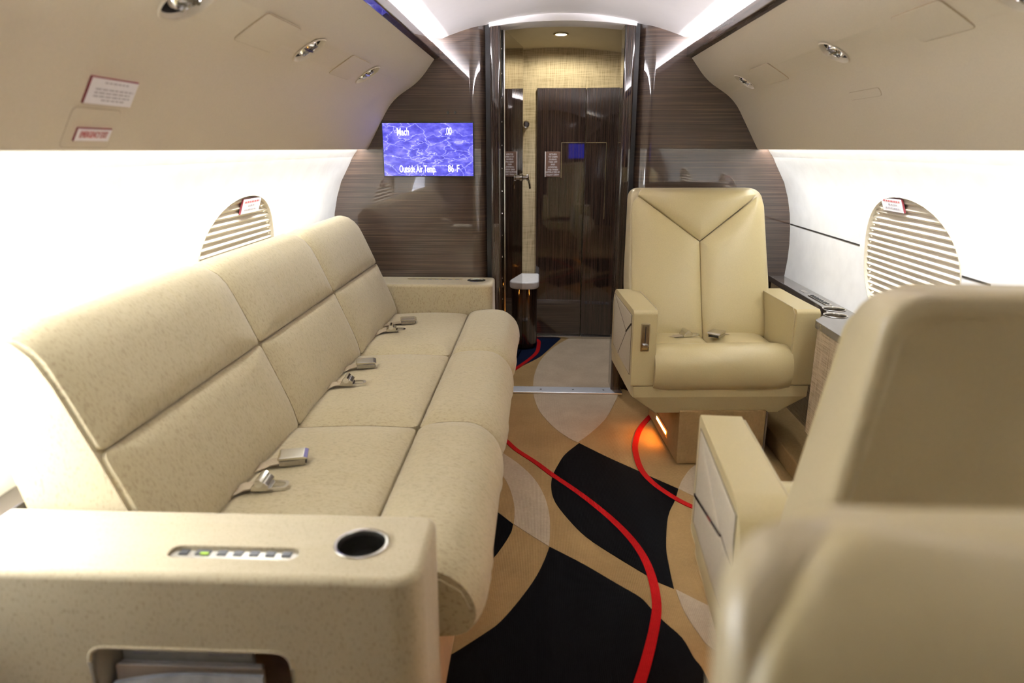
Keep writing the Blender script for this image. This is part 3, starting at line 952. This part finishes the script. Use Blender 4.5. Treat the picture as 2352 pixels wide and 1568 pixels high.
# ================================================================== SOFA
SO = (-0.66, 2.15, 0.0)
sofa = thing('sofa', 'three seat oatmeal fabric couch with flecked upholstery', 'couch', SO)
SY = [1.088, 1.80, 2.505, 3.195]
# back: curve from the seat up and over the top (x, z); outward normal to the cabin
BK = Curve2([(-0.780, 0.470), (-0.800, 0.545), (-0.868, 0.712), (-0.925, 0.845), (-0.952, 0.895), (-0.990, 0.925), (-1.045, 0.930)])
def back_fn(u, v, w):
    x, z, nx_, nz_ = BK.at(v)
    return (x - nx_ * w, u, z - nz_ * w) if False else (x + (-nx_ if nx_ < 0 else nx_) * w, u, z + abs(nz_) * w)
vm = 0.262
for i in range(3):
    y0, y1 = SY[i] + 0.002, SY[i + 1] - 0.002
    make('back_cushion', puff([(y0, vm + 0.002), (y1, vm + 0.002), (y1, BK.L), (y0, BK.L)], back_fn, 0.020, 0.018, 9, 0.03, 0.035), 'sofa', sofa, smooth=60)
    make('back_cushion', puff([(y0, 0.0), (y1, 0.0), (y1, vm - 0.002), (y0, vm - 0.002)], back_fn, 0.020, 0.018, 7, 0.03, 0.035), 'sofa', sofa, smooth=60)
bp = [(-0.80, 0.44), (-0.81, 0.53), (-0.875, 0.70), (-0.935, 0.84), (-0.965, 0.893), (-0.995, 0.918), (-1.040, 0.922), (-1.068, 0.900), (-1.060, 0.75), (-1.020, 0.58), (-0.99, 0.44)]
make('backrest', sweep(bp, lambda a, b, y: (a, y, b), SY[0] - 0.004, SY[3], 2, True), 'sofa_arm', sofa, smooth=50)
# seat pads and front rolls
PADC = Curve2([(-0.835, 0.462), (-0.60, 0.474), (-0.437, 0.470)])
ROLL = Curve2([(-0.432, 0.468), (-0.385, 0.486), (-0.32, 0.491), (-0.265, 0.485), (-0.222, 0.452), (-0.204, 0.41), (-0.208, 0.375), (-0.235, 0.352), (-0.30, 0.345)])
def seat_fn(C_):
    def f(u, v, w):
        x, z, nx_, nz_ = C_.at(v)
        return (x + nx_ * w, u, z + nz_ * w)
    return f
for i in range(3):
    y0, y1 = SY[i] + 0.002, SY[i + 1] - 0.002
    make('seat_cushion', puff([(y0, 0.0), (y1, 0.0), (y1, PADC.L), (y0, PADC.L)], seat_fn(PADC), 0.026, 0.03, 6, 0.03, 0.07), 'sofa', sofa, smooth=60)
    make('front_roll', puff([(y0, 0.0), (y1, 0.0), (y1, ROLL.L), (y0, ROLL.L)], seat_fn(ROLL), 0.022, 0.018, 9, 0.02, 0.05), 'sofa', sofa, smooth=60)
rollcore = [(-0.44, 0.445), (-0.385, 0.472), (-0.32, 0.480), (-0.268, 0.472), (-0.230, 0.447), (-0.213, 0.41), (-0.217, 0.38), (-0.238, 0.358), (-0.44, 0.35)]
make('seat_core', sweep(rollcore, lambda a, b, y: (a, y, b), SY[0] - 0.002, SY[3] - 0.002, 2, True), 'sofa', sofa, smooth=50)
make('seat_deck', rbox(-1.0, -0.38, SY[0], SY[3], 0.30, 0.42), 'sofa', sofa)
make('base', rbox(-1.0, -0.305, 0.93, 3.40, 0.0, 0.345, 0.006, 2), 'base', sofa)
# arms
def arm_geo(y0, y1, x0, x1, z0, z1):
    loop = round_poly([(x0, y0), (x1, y0), (x1, y1), (x0, y1)], [0.0, 0.05, 0.03, 0.0], 8)
    return prism(loop, XY, z0, z1, 0.014, 4)
near = make('arm', arm_geo(0.885, 1.082, -1.054, -0.268, 0.06, 0.61), 'sofa_arm', sofa, smooth=40)
near['label'] = 'near end arm with magazine pocket and cup holder'
cupN = (-0.381, 0.985)
boolean_cut(near, [
    prism(round_poly([(-0.806, 0.20), (-0.476, 0.20), (-0.476, 0.476), (-0.806, 0.476)], 0.03, 6), XZ, 0.80, 1.040),
    lathe([(0.041, 0.52), (0.041, 0.70)], 36, lambda x, y, z: (cupN[0] + x, cupN[1] + y, z), True),
    prism(round_poly([(-0.688, 0.934), (-0.474, 0.934), (-0.474, 0.968), (-0.688, 0.968)], 0.02, 6), XY, 0.600, 0.70)])
make('pocket_lining', join(rbox(-0.80, -0.482, 1.034, 1.0385, 0.205, 0.472), rbox(-0.8055, -0.802, 0.892, 1.038, 0.225, 0.455), rbox(-0.48, -0.4765, 0.892, 1.038, 0.225, 0.455)), 'leather_panel', near)
pk = [(p[0], p[1]) for p in round_poly([(-0.806, 0.20), (-0.476, 0.20), (-0.476, 0.476), (-0.806, 0.476)], 0.03, 6)]
make('pocket_piping', tube([(a, 0.887, b) for a, b in pk + [pk[0]]], 0.004, 6), 'sofa_arm', near)
def cup(name, x, y, z, r, par, deep=0.075):
    c = make(name, lathe([(r + 0.0005, -0.001), (r + 0.004, 0.0005), (r + 0.0045, 0.002), (r + 0.003, 0.003), (r - 0.001, 0.002), (r - 0.0025, -0.002), (r - 0.004, -deep), (0.0005, -deep)], 40, lambda a, b, c_: (x + a, y + b, z + c_)), 'steel', par)
    make('cup_liner', lathe([(r - 0.0052, -deep + 0.001), (r - 0.0052, -0.006)], 40, lambda a, b, c_: (x + a, y + b, z + c_)), 'steel_dark', c)
    make('cup_floor', lathe([(r - 0.007, -deep + 0.002), (0.0004, -deep + 0.002)], 40, lambda a, b, c_: (x + a, y + b, z + c_)), 'black', c)
cup('cup_holder', cupN[0], cupN[1], 0.61, 0.041, near)
def controls(x0, x1, y0, y1, z, par, along='x', lcd=True):
    """slim switch panel with dark keys"""
    r = min(x1 - x0, y1 - y0) * 0.35
    b = make('control_panel', prism(round_poly([(x0, y0), (x1, y0), (x1, y1), (x0, y1)], r, 6), XY, z - 0.004, z, 0.001, 1), 'steel', par)
    n = 7
    for i in range(n):
        f0 = (0.06 + i * 0.127); w = 0.075
        if i == 1: w = 0.12
        if i > 1: f0 += 0.045
        if along == 'x':
            a0 = x0 + (x1 - x0) * f0; a1 = a0 + (x1 - x0) * w
            k = make('key', rbox(a0, a1, y0 + (y1 - y0) * 0.45, y0 + (y1 - y0) * 0.90, z - 0.001, z + 0.002, 0.0008, 1), 'black', b)
            if i == 1 and lcd:
                make('key_light', rbox(a0 + 0.010, a1 - 0.002, y0 + (y1 - y0) * 0.44, y0 + (y1 - y0) * 0.60, z + 0.002, z + 0.0024), 'green_lcd', b)
        else:
            a0 = y0 + (y1 - y0) * f0; a1 = a0 + (y1 - y0) * w
            make('key', rbox(x0 + (x1 - x0) * 0.2, x0 + (x1 - x0) * 0.7, a0, a1, z - 0.001, z + 0.002, 0.0008, 1), 'black', b)
controls(-0.686, -0.476, 0.936, 0.966, 0.605, near)
make('flip_lid_seam', rbox(-0.775, -0.705, 0.9395, 0.9405, 0.609, 0.6105), 'leather_panel', near)
far = make('arm', arm_geo(3.198, 3.412, -1.02, -0.318, 0.06, 0.612), 'sofa_arm', sofa, smooth=40)
far['label'] = 'far end arm against the bulkhead'
cupF = (-0.405, 3.315)
boolean_cut(far, [lathe([(0.041, 0.52), (0.041, 0.70)], 36, lambda x, y, z: (cupF[0] + x, cupF[1] + y, z), True),
                  prism(round_poly([(-0.755, 3.335), (-0.475, 3.335), (-0.475, 3.365), (-0.755, 3.365)], 0.012, 4), XY, 0.60, 0.70)])
cup('cup_holder', cupF[0], cupF[1], 0.612, 0.041, far)
controls(-0.751, -0.479, 3.338, 3.362, 0.608, far, lcd=False)

# magazines in the pocket
mags = [('magazine', 'white magazine standing rearmost in the couch arm pocket', 'magazine_white', -0.798, -0.572, 0.952, 0.962, 0.455, 0.10),
        ('magazine', 'grey edged magazine second from the back of the couch pocket', 'magazine_grey', -0.796, -0.549, 0.937, 0.943, 0.402, 0.06),
        ('magazine', 'tan magazine in the middle of the couch arm pocket', 'magazine_tan', -0.792, -0.542, 0.922, 0.928, 0.409, 0.04),
        ('magazine', 'blue and white magazine leaning frontmost in the couch arm pocket', 'magazine_blue', -0.790, -0.536, 0.904, 0.912, 0.409, 0.0)]
for nm, lb, mt, x0, x1, y0, y1, zt, tl in mags:
    t = thing(nm, lb, 'magazine', ((x0 + x1) / 2, (y0 + y1) / 2, 0.202), group='magazines in the arm pocket')
    V, Fs = [], []
    n = 10
    for k in range(n + 1):
        x = x0 + (x1 - x0) * k / n
        sag = -0.022 * (1 - min(1, k / 6)) ** 2 if 'blue' in mt else 0.0
        for (y, z) in ((y0, 0.203), (y1, 0.203), (y1, zt + sag), (y0, zt + sag)):
            V.append((x, y, z))
    for k in range(n):
        for a in range(4):
            b = (a + 1) % 4
            Fs.append((4 * k + a, 4 * k + b, 4 * k + 4 + b, 4 * k + 4 + a))
    Fs += [(0, 1, 2, 3), (4 * n, 4 * n + 3, 4 * n + 2, 4 * n + 1)]
    cv = make('cover', (V, Fs), mt, t)
    if 'white' in mt and 'blue' not in lb:
        make('print_line', rbox(x0 + 0.02, x0 + 0.062, y0 - 0.0006, y0, 0.408, 0.411), 'grey_print', cv)
        make('print_line', rbox(x1 - 0.075, x1 - 0.015, y0 - 0.0006, y0, 0.408, 0.411), 'grey_print', cv)
    make('pages', rbox(x0 + 0.003, x1 - 0.003, y0 + 0.001, y1 - 0.001, 0.21, zt - 0.030 if 'blue' in mt else zt + 0.0012), 'paper', cv)

# seat belts on the sofa
def ribbon(path, w, t=0.0014):
    """flat webbing along path; width direction is horizontal"""
    P = [Vector(p) for p in path]
    V, Fs = [], []
    for i, p in enumerate(P):
        d = (P[min(i + 1, len(P) - 1)] - P[max(i - 1, 0)])
        sd = Vector((-d.y, d.x, 0)).normalized() * w / 2
        up = Vector((0, 0, t))
        V += [tuple(p - sd), tuple(p + sd), tuple(p + sd + up), tuple(p - sd + up)]
    for i in range(len(P) - 1):
        for a in range(4):
            b = (a + 1) % 4
            Fs.append((4 * i + a, 4 * i + b, 4 * i + 4 + b, 4 * i + 4 + a))
    Fs += [(0, 1, 2, 3), tuple(4 * (len(P) - 1) + q for q in (3, 2, 1, 0))]
    return V, Fs
def buckle(x, y, z, ang, label, anchor):
    """lift-latch buckle lying on the cushion; ang = direction it points to"""
    t = thing('seat_belt_buckle', label, 'seat belt', (x, y, z), ang, local=True)
    make('body', rbox(-0.032, 0.030, -0.026, 0.026, 0.002, 0.018, 0.003, 2), 'steel_dark', t)
    make('lift_plate', prism([(-0.034, 0.0225), (-0.030, 0.0255), (0.026, 0.0255), (0.036, 0.021), (0.036, 0.0185), (-0.034, 0.0185)], lambda u, v, a: (u, a, v), -0.028, 0.028, 0.0015), 'buckle', t)
    make('mouth', rbox(0.0295, 0.0315, -0.020, 0.020, 0.005, 0.014), 'black', t)
    m = Matrix.Rotation(-ang, 3, 'Z')
    A = m @ (Vector(anchor) - Vector((x, y, z)))
    make('webbing', ribbon([(-0.025, 0, 0.008), (-0.055, 0, 0.004), tuple(Vector((-0.055, 0, 0.004)).lerp(A, 0.5)), tuple(A)], 0.040), 'webbing', t)
def tongue(x, y, z, ang, label, anchor):
    t = thing('seat_belt_tongue', label, 'seat belt', (x, y, z), ang, local=True)
    loop = round_poly([(0.012, -0.022), (0.052, -0.017), (0.058, 0.0), (0.052, 0.017), (0.012, 0.022)], 0.006, 4)
    inner = round_poly([(0.022, -0.012), (0.046, -0.010), (0.050, 0.0), (0.046, 0.010), (0.022, 0.012)], 0.004, 4)
    V, Fs = [], []
    n = len(loop)
    for z_ in (0.006, 0.009):
        V += [(p[0], p[1], z_) for p in loop] + [(p[0], p[1], z_) for p in inner]
    for i in range(n):
        j = (i + 1) % n
        Fs += [(i, j, n + j, n + i), (2 * n + i, 3 * n + i, 3 * n + j, 2 * n + j), (i, 2 * n + i, 2 * n + j, j), (n + i, n + j, 3 * n + j, 3 * n + i)]
    make('tongue_plate', (V, Fs), 'chrome', t)
    make('adjuster', prism([(-0.022, 0.003), (0.016, 0.003), (0.018, 0.016), (0.010, 0.024), (-0.012, 0.022), (-0.022, 0.012)], lambda u, v, a: (u, a, v), -0.024, 0.024, 0.0015), 'steel', t)
    make('adjuster_roll', tube([(-0.003, -0.026, 0.022), (-0.003, 0.026, 0.022)], 0.0095, 10), 'chrome', t)
    m = Matrix.Rotation(-ang, 3, 'Z')
    A = m @ (Vector(anchor) - Vector((x, y, z)))
    make('webbing', ribbon([(-0.015, 0, 0.007), (-0.045, 0, 0.003), tuple(Vector((-0.045, 0, 0.003)).lerp(A, 0.5)), tuple(A)], 0.040), 'webbing', t)

zc = 0.4975
buckle(-0.690, 1.510, zc, math.radians(14), 'chrome seat belt buckle on the couch seat nearest the camera', (-0.79, 1.475, 0.487))
tongue(-0.712, 1.378, zc, math.radians(4), 'seat belt tongue on the couch seat nearest the camera', (-0.80, 1.345, 0.487))
buckle(-0.700, 2.270, zc, math.radians(14), 'chrome seat belt buckle on the middle couch seat', (-0.79, 2.235, 0.487))
tongue(-0.712, 2.083, zc, math.radians(6), 'seat belt tongue on the middle couch seat', (-0.80, 2.05, 0.487))
buckle(-0.668, 2.895, zc, math.radians(12), 'chrome seat belt buckle on the couch seat by the bulkhead', (-0.79, 2.88, 0.487))
tongue(-0.712, 2.760, zc, math.radians(10), 'seat belt tongue on the couch seat by the bulkhead', (-0.80, 2.70, 0.487))

# ledge behind the sofa
le = thing('side_ledge', 'dark glossy sidewall ledge running behind the couch', 'ledge', (-1.09, 1.2, 0.0))
make('ledge_top', rbox(-1.121, -1.058, Y0 + 0.01, YB - 0.01, 0.575, 0.600, 0.004, 2), 'ledge_dark', le)
make('ledge_panel', rbox(-1.085, -1.062, Y0 + 0.01, YB - 0.01, 0.0, 0.575), 'linen2', le)

# ================================================================== SIDE LEDGE AND TABLE CONSOLE ON THE ARMCHAIR SIDE
lr = thing('side_ledge', 'grey glossy sidewall ledge with cup holders beside the armchairs', 'ledge', (1.07, 2.3, 0.0))
top = [(1.122, YB - 0.005), (1.050, YB - 0.005), (1.040, 2.72), (1.015, 2.60), (0.925, 2.50), (0.925, 1.56), (1.045, 1.50), (1.045, Y0 + 0.01), (1.122, Y0 + 0.01)]
top = round_poly(top, [0, 0, 0.05, 0.03, 0.03, 0.03, 0.03, 0, 0], 5)
lt = make('ledge_top', prism(top, XY, 0.602, 0.630, 0.003, 2), 'ledge', lr)
c1, c2 = (1.068, 2.672), (1.030, 2.565)
boolean_cut(lt, [lathe([(0.040, 0.5), (0.040, 0.70)], 36, lambda x, y, z: (c[0] + x, c[1] + y, z), True) for c in (c1, c2)])
lt['_o'] = list(lr['_o'])
cup('cup_holder', c1[0], c1[1], 0.630, 0.040, lr)
cup('cup_holder', c2[0], c2[1], 0.630, 0.040, lr)
controls(1.062, 1.092, 2.74, 2.94, 0.633, lr, along='y')
make('speaker_grille', rbox(1.068, 1.090, 2.99, 3.05, 0.6295, 0.631), 'steel', lr)
make('ledge_panel', rbox(1.062, 1.080, 2.59, YB - 0.01, 0.08, 0.602), 'linen2', lr)
make('ledge_panel', rbox(1.060, 1.080, Y0 + 0.01, 1.52, 0.08, 0.602), 'linen2', lr)
tc_ = thing('table_console', 'linen covered stowage cabinet under the ledge between the armchairs', 'cabinet', (1.02, 2.0, 0.0))
cb_ = round_poly([(0.935, 1.57), (0.935, 2.49), (1.02, 2.585), (1.06, 2.585), (1.06, 1.57)], [0.01, 0.02, 0.02, 0, 0], 4)
make('cabinet_body', prism(cb_, XY, 0.19, 0.600, 0.003, 2), 'linen2', tc_)
make('plinth', rbox(0.985, 1.055, 1.60, 2.48, 0.085, 0.19), 'carpet', tc_)
rs = make('baseboard_right', rbox(0.90, 1.085, Y0 + 0.01, YB - 0.005, 0.0, 0.080, 0.008, 2), 'carpet')
struct(rs, 'tan carpeted riser along the armchair side')

# ================================================================== ARMCHAIRS
def chair(name, label, loc, rot, yt=0.52, lever=True, lamp=-1, y0b=0.285, bow=0.0, zt=1.058, th=0.115, crown=0.018):
    """club chair facing local -y, arm fronts at y = 0; yt = how far back the top of the backrest lies"""
    t = thing(name, label, 'armchair', loc, rot, 'cream leather armchairs', local=True)
    HW = 0.357
    for s in (-1, 1):
        ap = [(0.0, 0.345), (0.0, 0.640), (0.012, 0.650), (0.25, 0.652), (0.42, 0.655), (0.47, 0.60), (0.47, 0.36)]
        g = prism(round_poly(ap, [0.012, 0.03, 0.0, 0.0, 0.04, 0.04, 0.02], 5), YZ, *sorted((s * (HW - 0.092), s * HW)), 0.016, 5)
        a = make('arm', g, 'leather', t, smooth=40)
        # faceted outer panels with open seams
        q = [(0.030, 0.385), (0.030, 0.625), (0.43, 0.630), (0.43, 0.40)]
        fn = lambda u, v, w: (s * (HW + 0.001 + w), u, v)
        def shrink(tri, k=0.0035):
            cx_ = sum(p[0] for p in tri) / len(tri); cy_ = sum(p[1] for p in tri) / len(tri)
            return [(p[0] + (cx_ - p[0]) * k / max(0.01, math.hypot(cx_ - p[0], cy_ - p[1])), p[1] + (cy_ - p[1]) * k / max(0.01, math.hypot(cx_ - p[0], cy_ - p[1]))) for p in tri]
        if s < 0:
            H = (0.13, 0.535); F0 = (0.030, 0.590); dd = (0.30, 0.389)
            polys = [[F0, q[1], q[2], H], [H, q[2], q[3], dd], [q[0], F0, H, dd]]
        else:
            H = (0.33, 0.530); F0 = (0.030, 0.455); e_ = (0.43, 0.525)
            polys = [[q[1], q[2], e_, H], [F0, q[1], H], [q[0], F0, H, e_, q[3]]]
        for tri in polys:
            make('arm_panel', puff(shrink(tri), fn, 0.003, 0.004, 10, 0.05, 0.003, (1, .97, .9, .7, .4)), 'leather_panel', a, smooth=50)
        dv = Vector((H[0] - F0[0], H[1] - F0[1])); nv = Vector((-dv.y, dv.x)).normalized() * 0.004
        make('arm_inlay', prism([(F0[0] + nv.x, F0[1] + nv.y), (F0[0] - nv.x, F0[1] - nv.y), (H[0] - nv.x * 0.6, H[1] - nv.y * 0.6), (H[0] + nv.x * 0.6, H[1] + nv.y * 0.6)], YZ, *sorted((s * HW, s * (HW + 0.0045)))), 'wood_y', a)
        make('arm_seam', prism(q, YZ, *sorted((s * (HW - 0.002), s * (HW + 0.0012)))), 'seam', a)
        # stitched welt along the front edges
        make('arm_welt', tube([(s * (HW - 0.092) - s * 0.0005, 0.012, 0.36), (s * (HW - 0.092) - s * 0.0005, 0.012, 0.63), (s * (HW - 0.092) - s * 0.0005, 0.04, 0.6505), (s * (HW - 0.092) - s * 0.0005, 0.40, 0.654)], 0.0022, 6), 'leather2', a)
        if s < 0 and lever:
            lv = make('recline_panel', rbox(-HW + 0.030, -HW + 0.064, -0.004, 0.006, 0.490, 0.600, 0.002, 2), 'chrome', t)
            make('recess', rbox(-HW + 0.034, -HW + 0.060, -0.0048, 0.0, 0.495, 0.595), 'steel_dark', lv)
            make('slot', rbox(-HW + 0.0455, -HW + 0.0490, -0.0054, 0.0, 0.522, 0.588), 'black', lv)
            make('lever', rbox(-HW + 0.036, -HW + 0.058, -0.016, -0.004, 0.510, 0.520, 0.002, 1), 'chrome', lv)
            make('lever_base', rbox(-HW + 0.036, -HW + 0.058, -0.0056, -0.004, 0.497, 0.506), 'brass', lv)
    # tub under the seat
    sec = lambda k, z0: [(-0.350 * k, 0.345), (0.350 * k, 0.345), (0.348 * k, 0.300), (0.248 * k, z0), (-0.248 * k, z0), (-0.348 * k, 0.300)]
    V, Fs = [], []
    for (y, k, z0) in ((0.004, 0.985, 0.225), (0.035, 1.0, 0.222), (0.50, 1.0, 0.222), (0.60, 0.90, 0.26)):
        for (x, z) in sec(k, z0):
            V.append((x, y + (0.030 if (z < 0.29 and y < 0.02) else 0.0), z))
    for k in range(3):
        for i in range(6):
            j = (i + 1) % 6
            Fs.append((6 * k + i, 6 * k + j, 6 * k + 6 + j, 6 * k + 6 + i))
    Fs += [(0, 1, 2, 5), (5, 2, 3, 4), (18, 19, 20, 21, 22, 23)]
    bm = bmesh.new()
    vs = [bm.verts.new(v) for v in V]
    for f in Fs: bm.faces.new([vs[i] for i in f])
    bmesh.ops.recalc_face_normals(bm, faces=bm.faces)
    bmesh.ops.bevel(bm, geom=[e for e in bm.edges], offset=0.006, segments=2, profile=0.5, affect='EDGES', clamp_overlap=True)
    make('seat_shell', bm_out(bm), 'leather', t, smooth=30)
    # seat: front roll and two pads
    RC = Curve2([(0.125, 0.468), (0.085, 0.490), (0.035, 0.492), (-0.004, 0.470), (-0.022, 0.425), (-0.018, 0.375), (0.004, 0.338), (0.05, 0.325)])
    def rf(u, v, w):
        y, z, ny_, nz_ = RC.at(v)
        return (u, y - ny_ * w, z - nz_ * w)
    make('front_roll', puff([(-0.268, 0), (0.268, 0), (0.268, RC.L), (-0.268, RC.L)], rf, 0.010, 0.03, 8, 0.02, 0.05), 'leather', t, smooth=60)
    make('roll_core', rbox(-0.258, 0.258, 0.02, 0.13, 0.345, 0.475, 0.02, 3), 'leather', t)
    pf = lambda u, v, w: (u, v, 0.455 + w + 0.02 * v)
    for s in (-1, 1):
        a, b = sorted((s * 0.001, s * 0.263))
        make('seat_pad', puff([(a, 0.105), (b, 0.105), (b, 0.40), (a, 0.40)], pf, 0.026, 0.02, 5, 0.02, 0.06), 'leather', t, smooth=60)
    # backrest
    zb = 0.455
    Lb = math.hypot(yt - y0b, zt - zb)
    ey = (yt - y0b) / Lb; ez = (zt - zb) / Lb
    def bf(u, v, w):
        # gentle bow and rounded crown
        y = y0b + ey * v - ez * w; z = zb + ez * v + ey * w
        if v > Lb - 0.05:
            k = (v - (Lb - 0.05)) / 0.05
            y += 0.020 * k * k
        if abs(u) > 0.20:
            k = (abs(u) - 0.20) / 0.1
            y += 0.014 * k * k
        if bow and w > -0.011:
            k = max(0.0, 1 - (u / 0.27) ** 2) * min(1.0, max(0.0, (v - Lb + 0.30) / 0.28))
            y -= bow * k
        return (u, y, z)
    vk = Lb * 0.66
    if bow:
        make('back_panel', puff([(-0.300, 0.0), (0.300, 0.0), (0.288, Lb - 0.05), (0.245, Lb + 0.01), (-0.245, Lb + 0.01), (-0.288, Lb - 0.05)], bf, 0.024, [0.02, 0.02, 0.03, 0.03, 0.03, 0.03], 8, 0.02, 0.06), 'leather', t, smooth=60)
    else:
        make('back_panel', puff([(-0.300, 0.0), (-0.0012, 0.0), (-0.0012, vk), (-0.262, Lb - 0.018), (-0.288, Lb - 0.05)], bf, 0.024, [0.02, 0.015, 0.004, 0.012, 0.02], 8, 0.02, 0.03), 'leather', t, smooth=60)
        make('back_panel', puff([(0.0012, 0.0), (0.300, 0.0), (0.288, Lb - 0.05), (0.262, Lb - 0.018), (0.0012, vk)], bf, 0.024, [0.015, 0.02, 0.02, 0.012, 0.004], 8, 0.02, 0.03), 'leather', t, smooth=60)
        make('headrest_panel', puff([(0.0, vk + 0.004), (0.258, Lb - 0.012), (0.245, Lb + 0.01), (-0.245, Lb + 0.01), (-0.258, Lb - 0.012)], bf, 0.024, [0.004, 0.004, 0.02, 0.02, 0.004], 6, 0.02, 0.03), 'leather', t, smooth=60)
    # shell behind the cushions: lofted from front outline to a near-vertical rear
    loop = round_poly([(-0.300, -0.06), (0.300, -0.06), (0.306, 0.25), (0.288, Lb + crown), (-0.288, Lb + crown), (-0.306, 0.25)], [0.03, 0.03, 0.05, 0.05, 0.05, 0.05], 6)
    loop = resample(loop, 0.03)
    layers = [(0.0, 0.965), (0.012, 0.988), (0.06, 1.0), (0.86, 1.0), (0.95, 0.992), (0.99, 0.975), (1.0, 0.95), (0.995, 0.925), (0.965, 0.915), (0.955, 0.90), (0.955, 0.4)]
    V, Fs = [], []
    cxv = Lb / 2
    for (f, k) in layers:
        for (u, v) in loop:
            uu, vv = u * k, cxv + (v - cxv) * k
            p = Vector(bf(uu, vv, -0.012))
            z = p.z
            yr = yt + th - (zt - z) * 0.20          # rear face, slightly raked
            yr = max(yr, p.y + 0.03)
            p.y = p.y + (yr - p.y) * f
            V.append(tuple(p))
    n = len(loop)
    for k in range(len(layers) - 1):
        for i in range(n):
            j = (i + 1) % n
            Fs.append((k * n + i, k * n + j, (k + 1) * n + j, (k + 1) * n + i))
    Fs.append(tuple(range(n))); Fs.append(tuple(range((len(layers) - 1) * n, len(layers) * n)))
    sh = make('back_shell', (V, Fs), 'leather2', t, smooth=50)
    # carpeted pedestal with a floor lamp in its aisle side
    e = lamp or -1
    pd = make('pedestal', rbox(*sorted((e * 0.150, -e * 0.200)), 0.02, 0.56, 0.003, 0.235, 0.008, 2), 'carpet', t)
    make('pedestal_gap', rbox(*sorted((-e * 0.197, -e * 0.203)), 0.015, 0.5, 0.01, 0.228), 'seam', pd)
    if lamp:
        make('lamp_recess', rbox(*sorted((e * 0.153, e * 0.148)), 0.18, 0.42, 0.045, 0.085, 0.001, 1), 'brass', pd)
        V = [(e * 0.1536, 0.20, 0.056), (e * 0.1536, 0.38, 0.056), (e * 0.1536, 0.38, 0.069), (e * 0.1536, 0.20, 0.069)]
        make('floor_light', (V, [(0, 1, 2, 3)]), 'amber', pd)
    return t

FAR = (0.622, 2.55, 0.0)
chair('armchair', 'cream leather armchair facing the camera beside the doorway', FAR, math.radians(3.5), 0.505)
MID = (0.640, 1.470, 0.0)
chair('armchair', 'cream leather armchair turned away, its high back at the picture edge', MID, math.radians(180 - 4.0), 0.615, lamp=1, y0b=0.38, zt=1.072)
NEAR = (0.293, -0.275, 0.0)
chair('armchair', 'blurred cream armchair back closest to the camera', NEAR, math.radians(0.0), 0.535, lever=False, lamp=0, bow=0.03, th=0.065, crown=0.0, zt=1.062)

# belts on the far chair
def cw(x, y, z):
    a = math.radians(3.5)
    return (FAR[0] + x * math.cos(a) - y * math.sin(a), FAR[1] + x * math.sin(a) + y * math.cos(a), z)
buckle(*cw(0.035, 0.215, 0.486), math.radians(-125), 'dark seat belt buckle on the cream armchair facing the camera', cw(0.13, 0.30, 0.476))
tongue(*cw(-0.085, 0.235, 0.484), math.radians(15), 'seat belt tongue on the cream armchair facing the camera', cw(-0.20, 0.29, 0.476))

# clean helper properties
for o in bpy.data.objects:
    if '_o' in o:
        del o['_o']
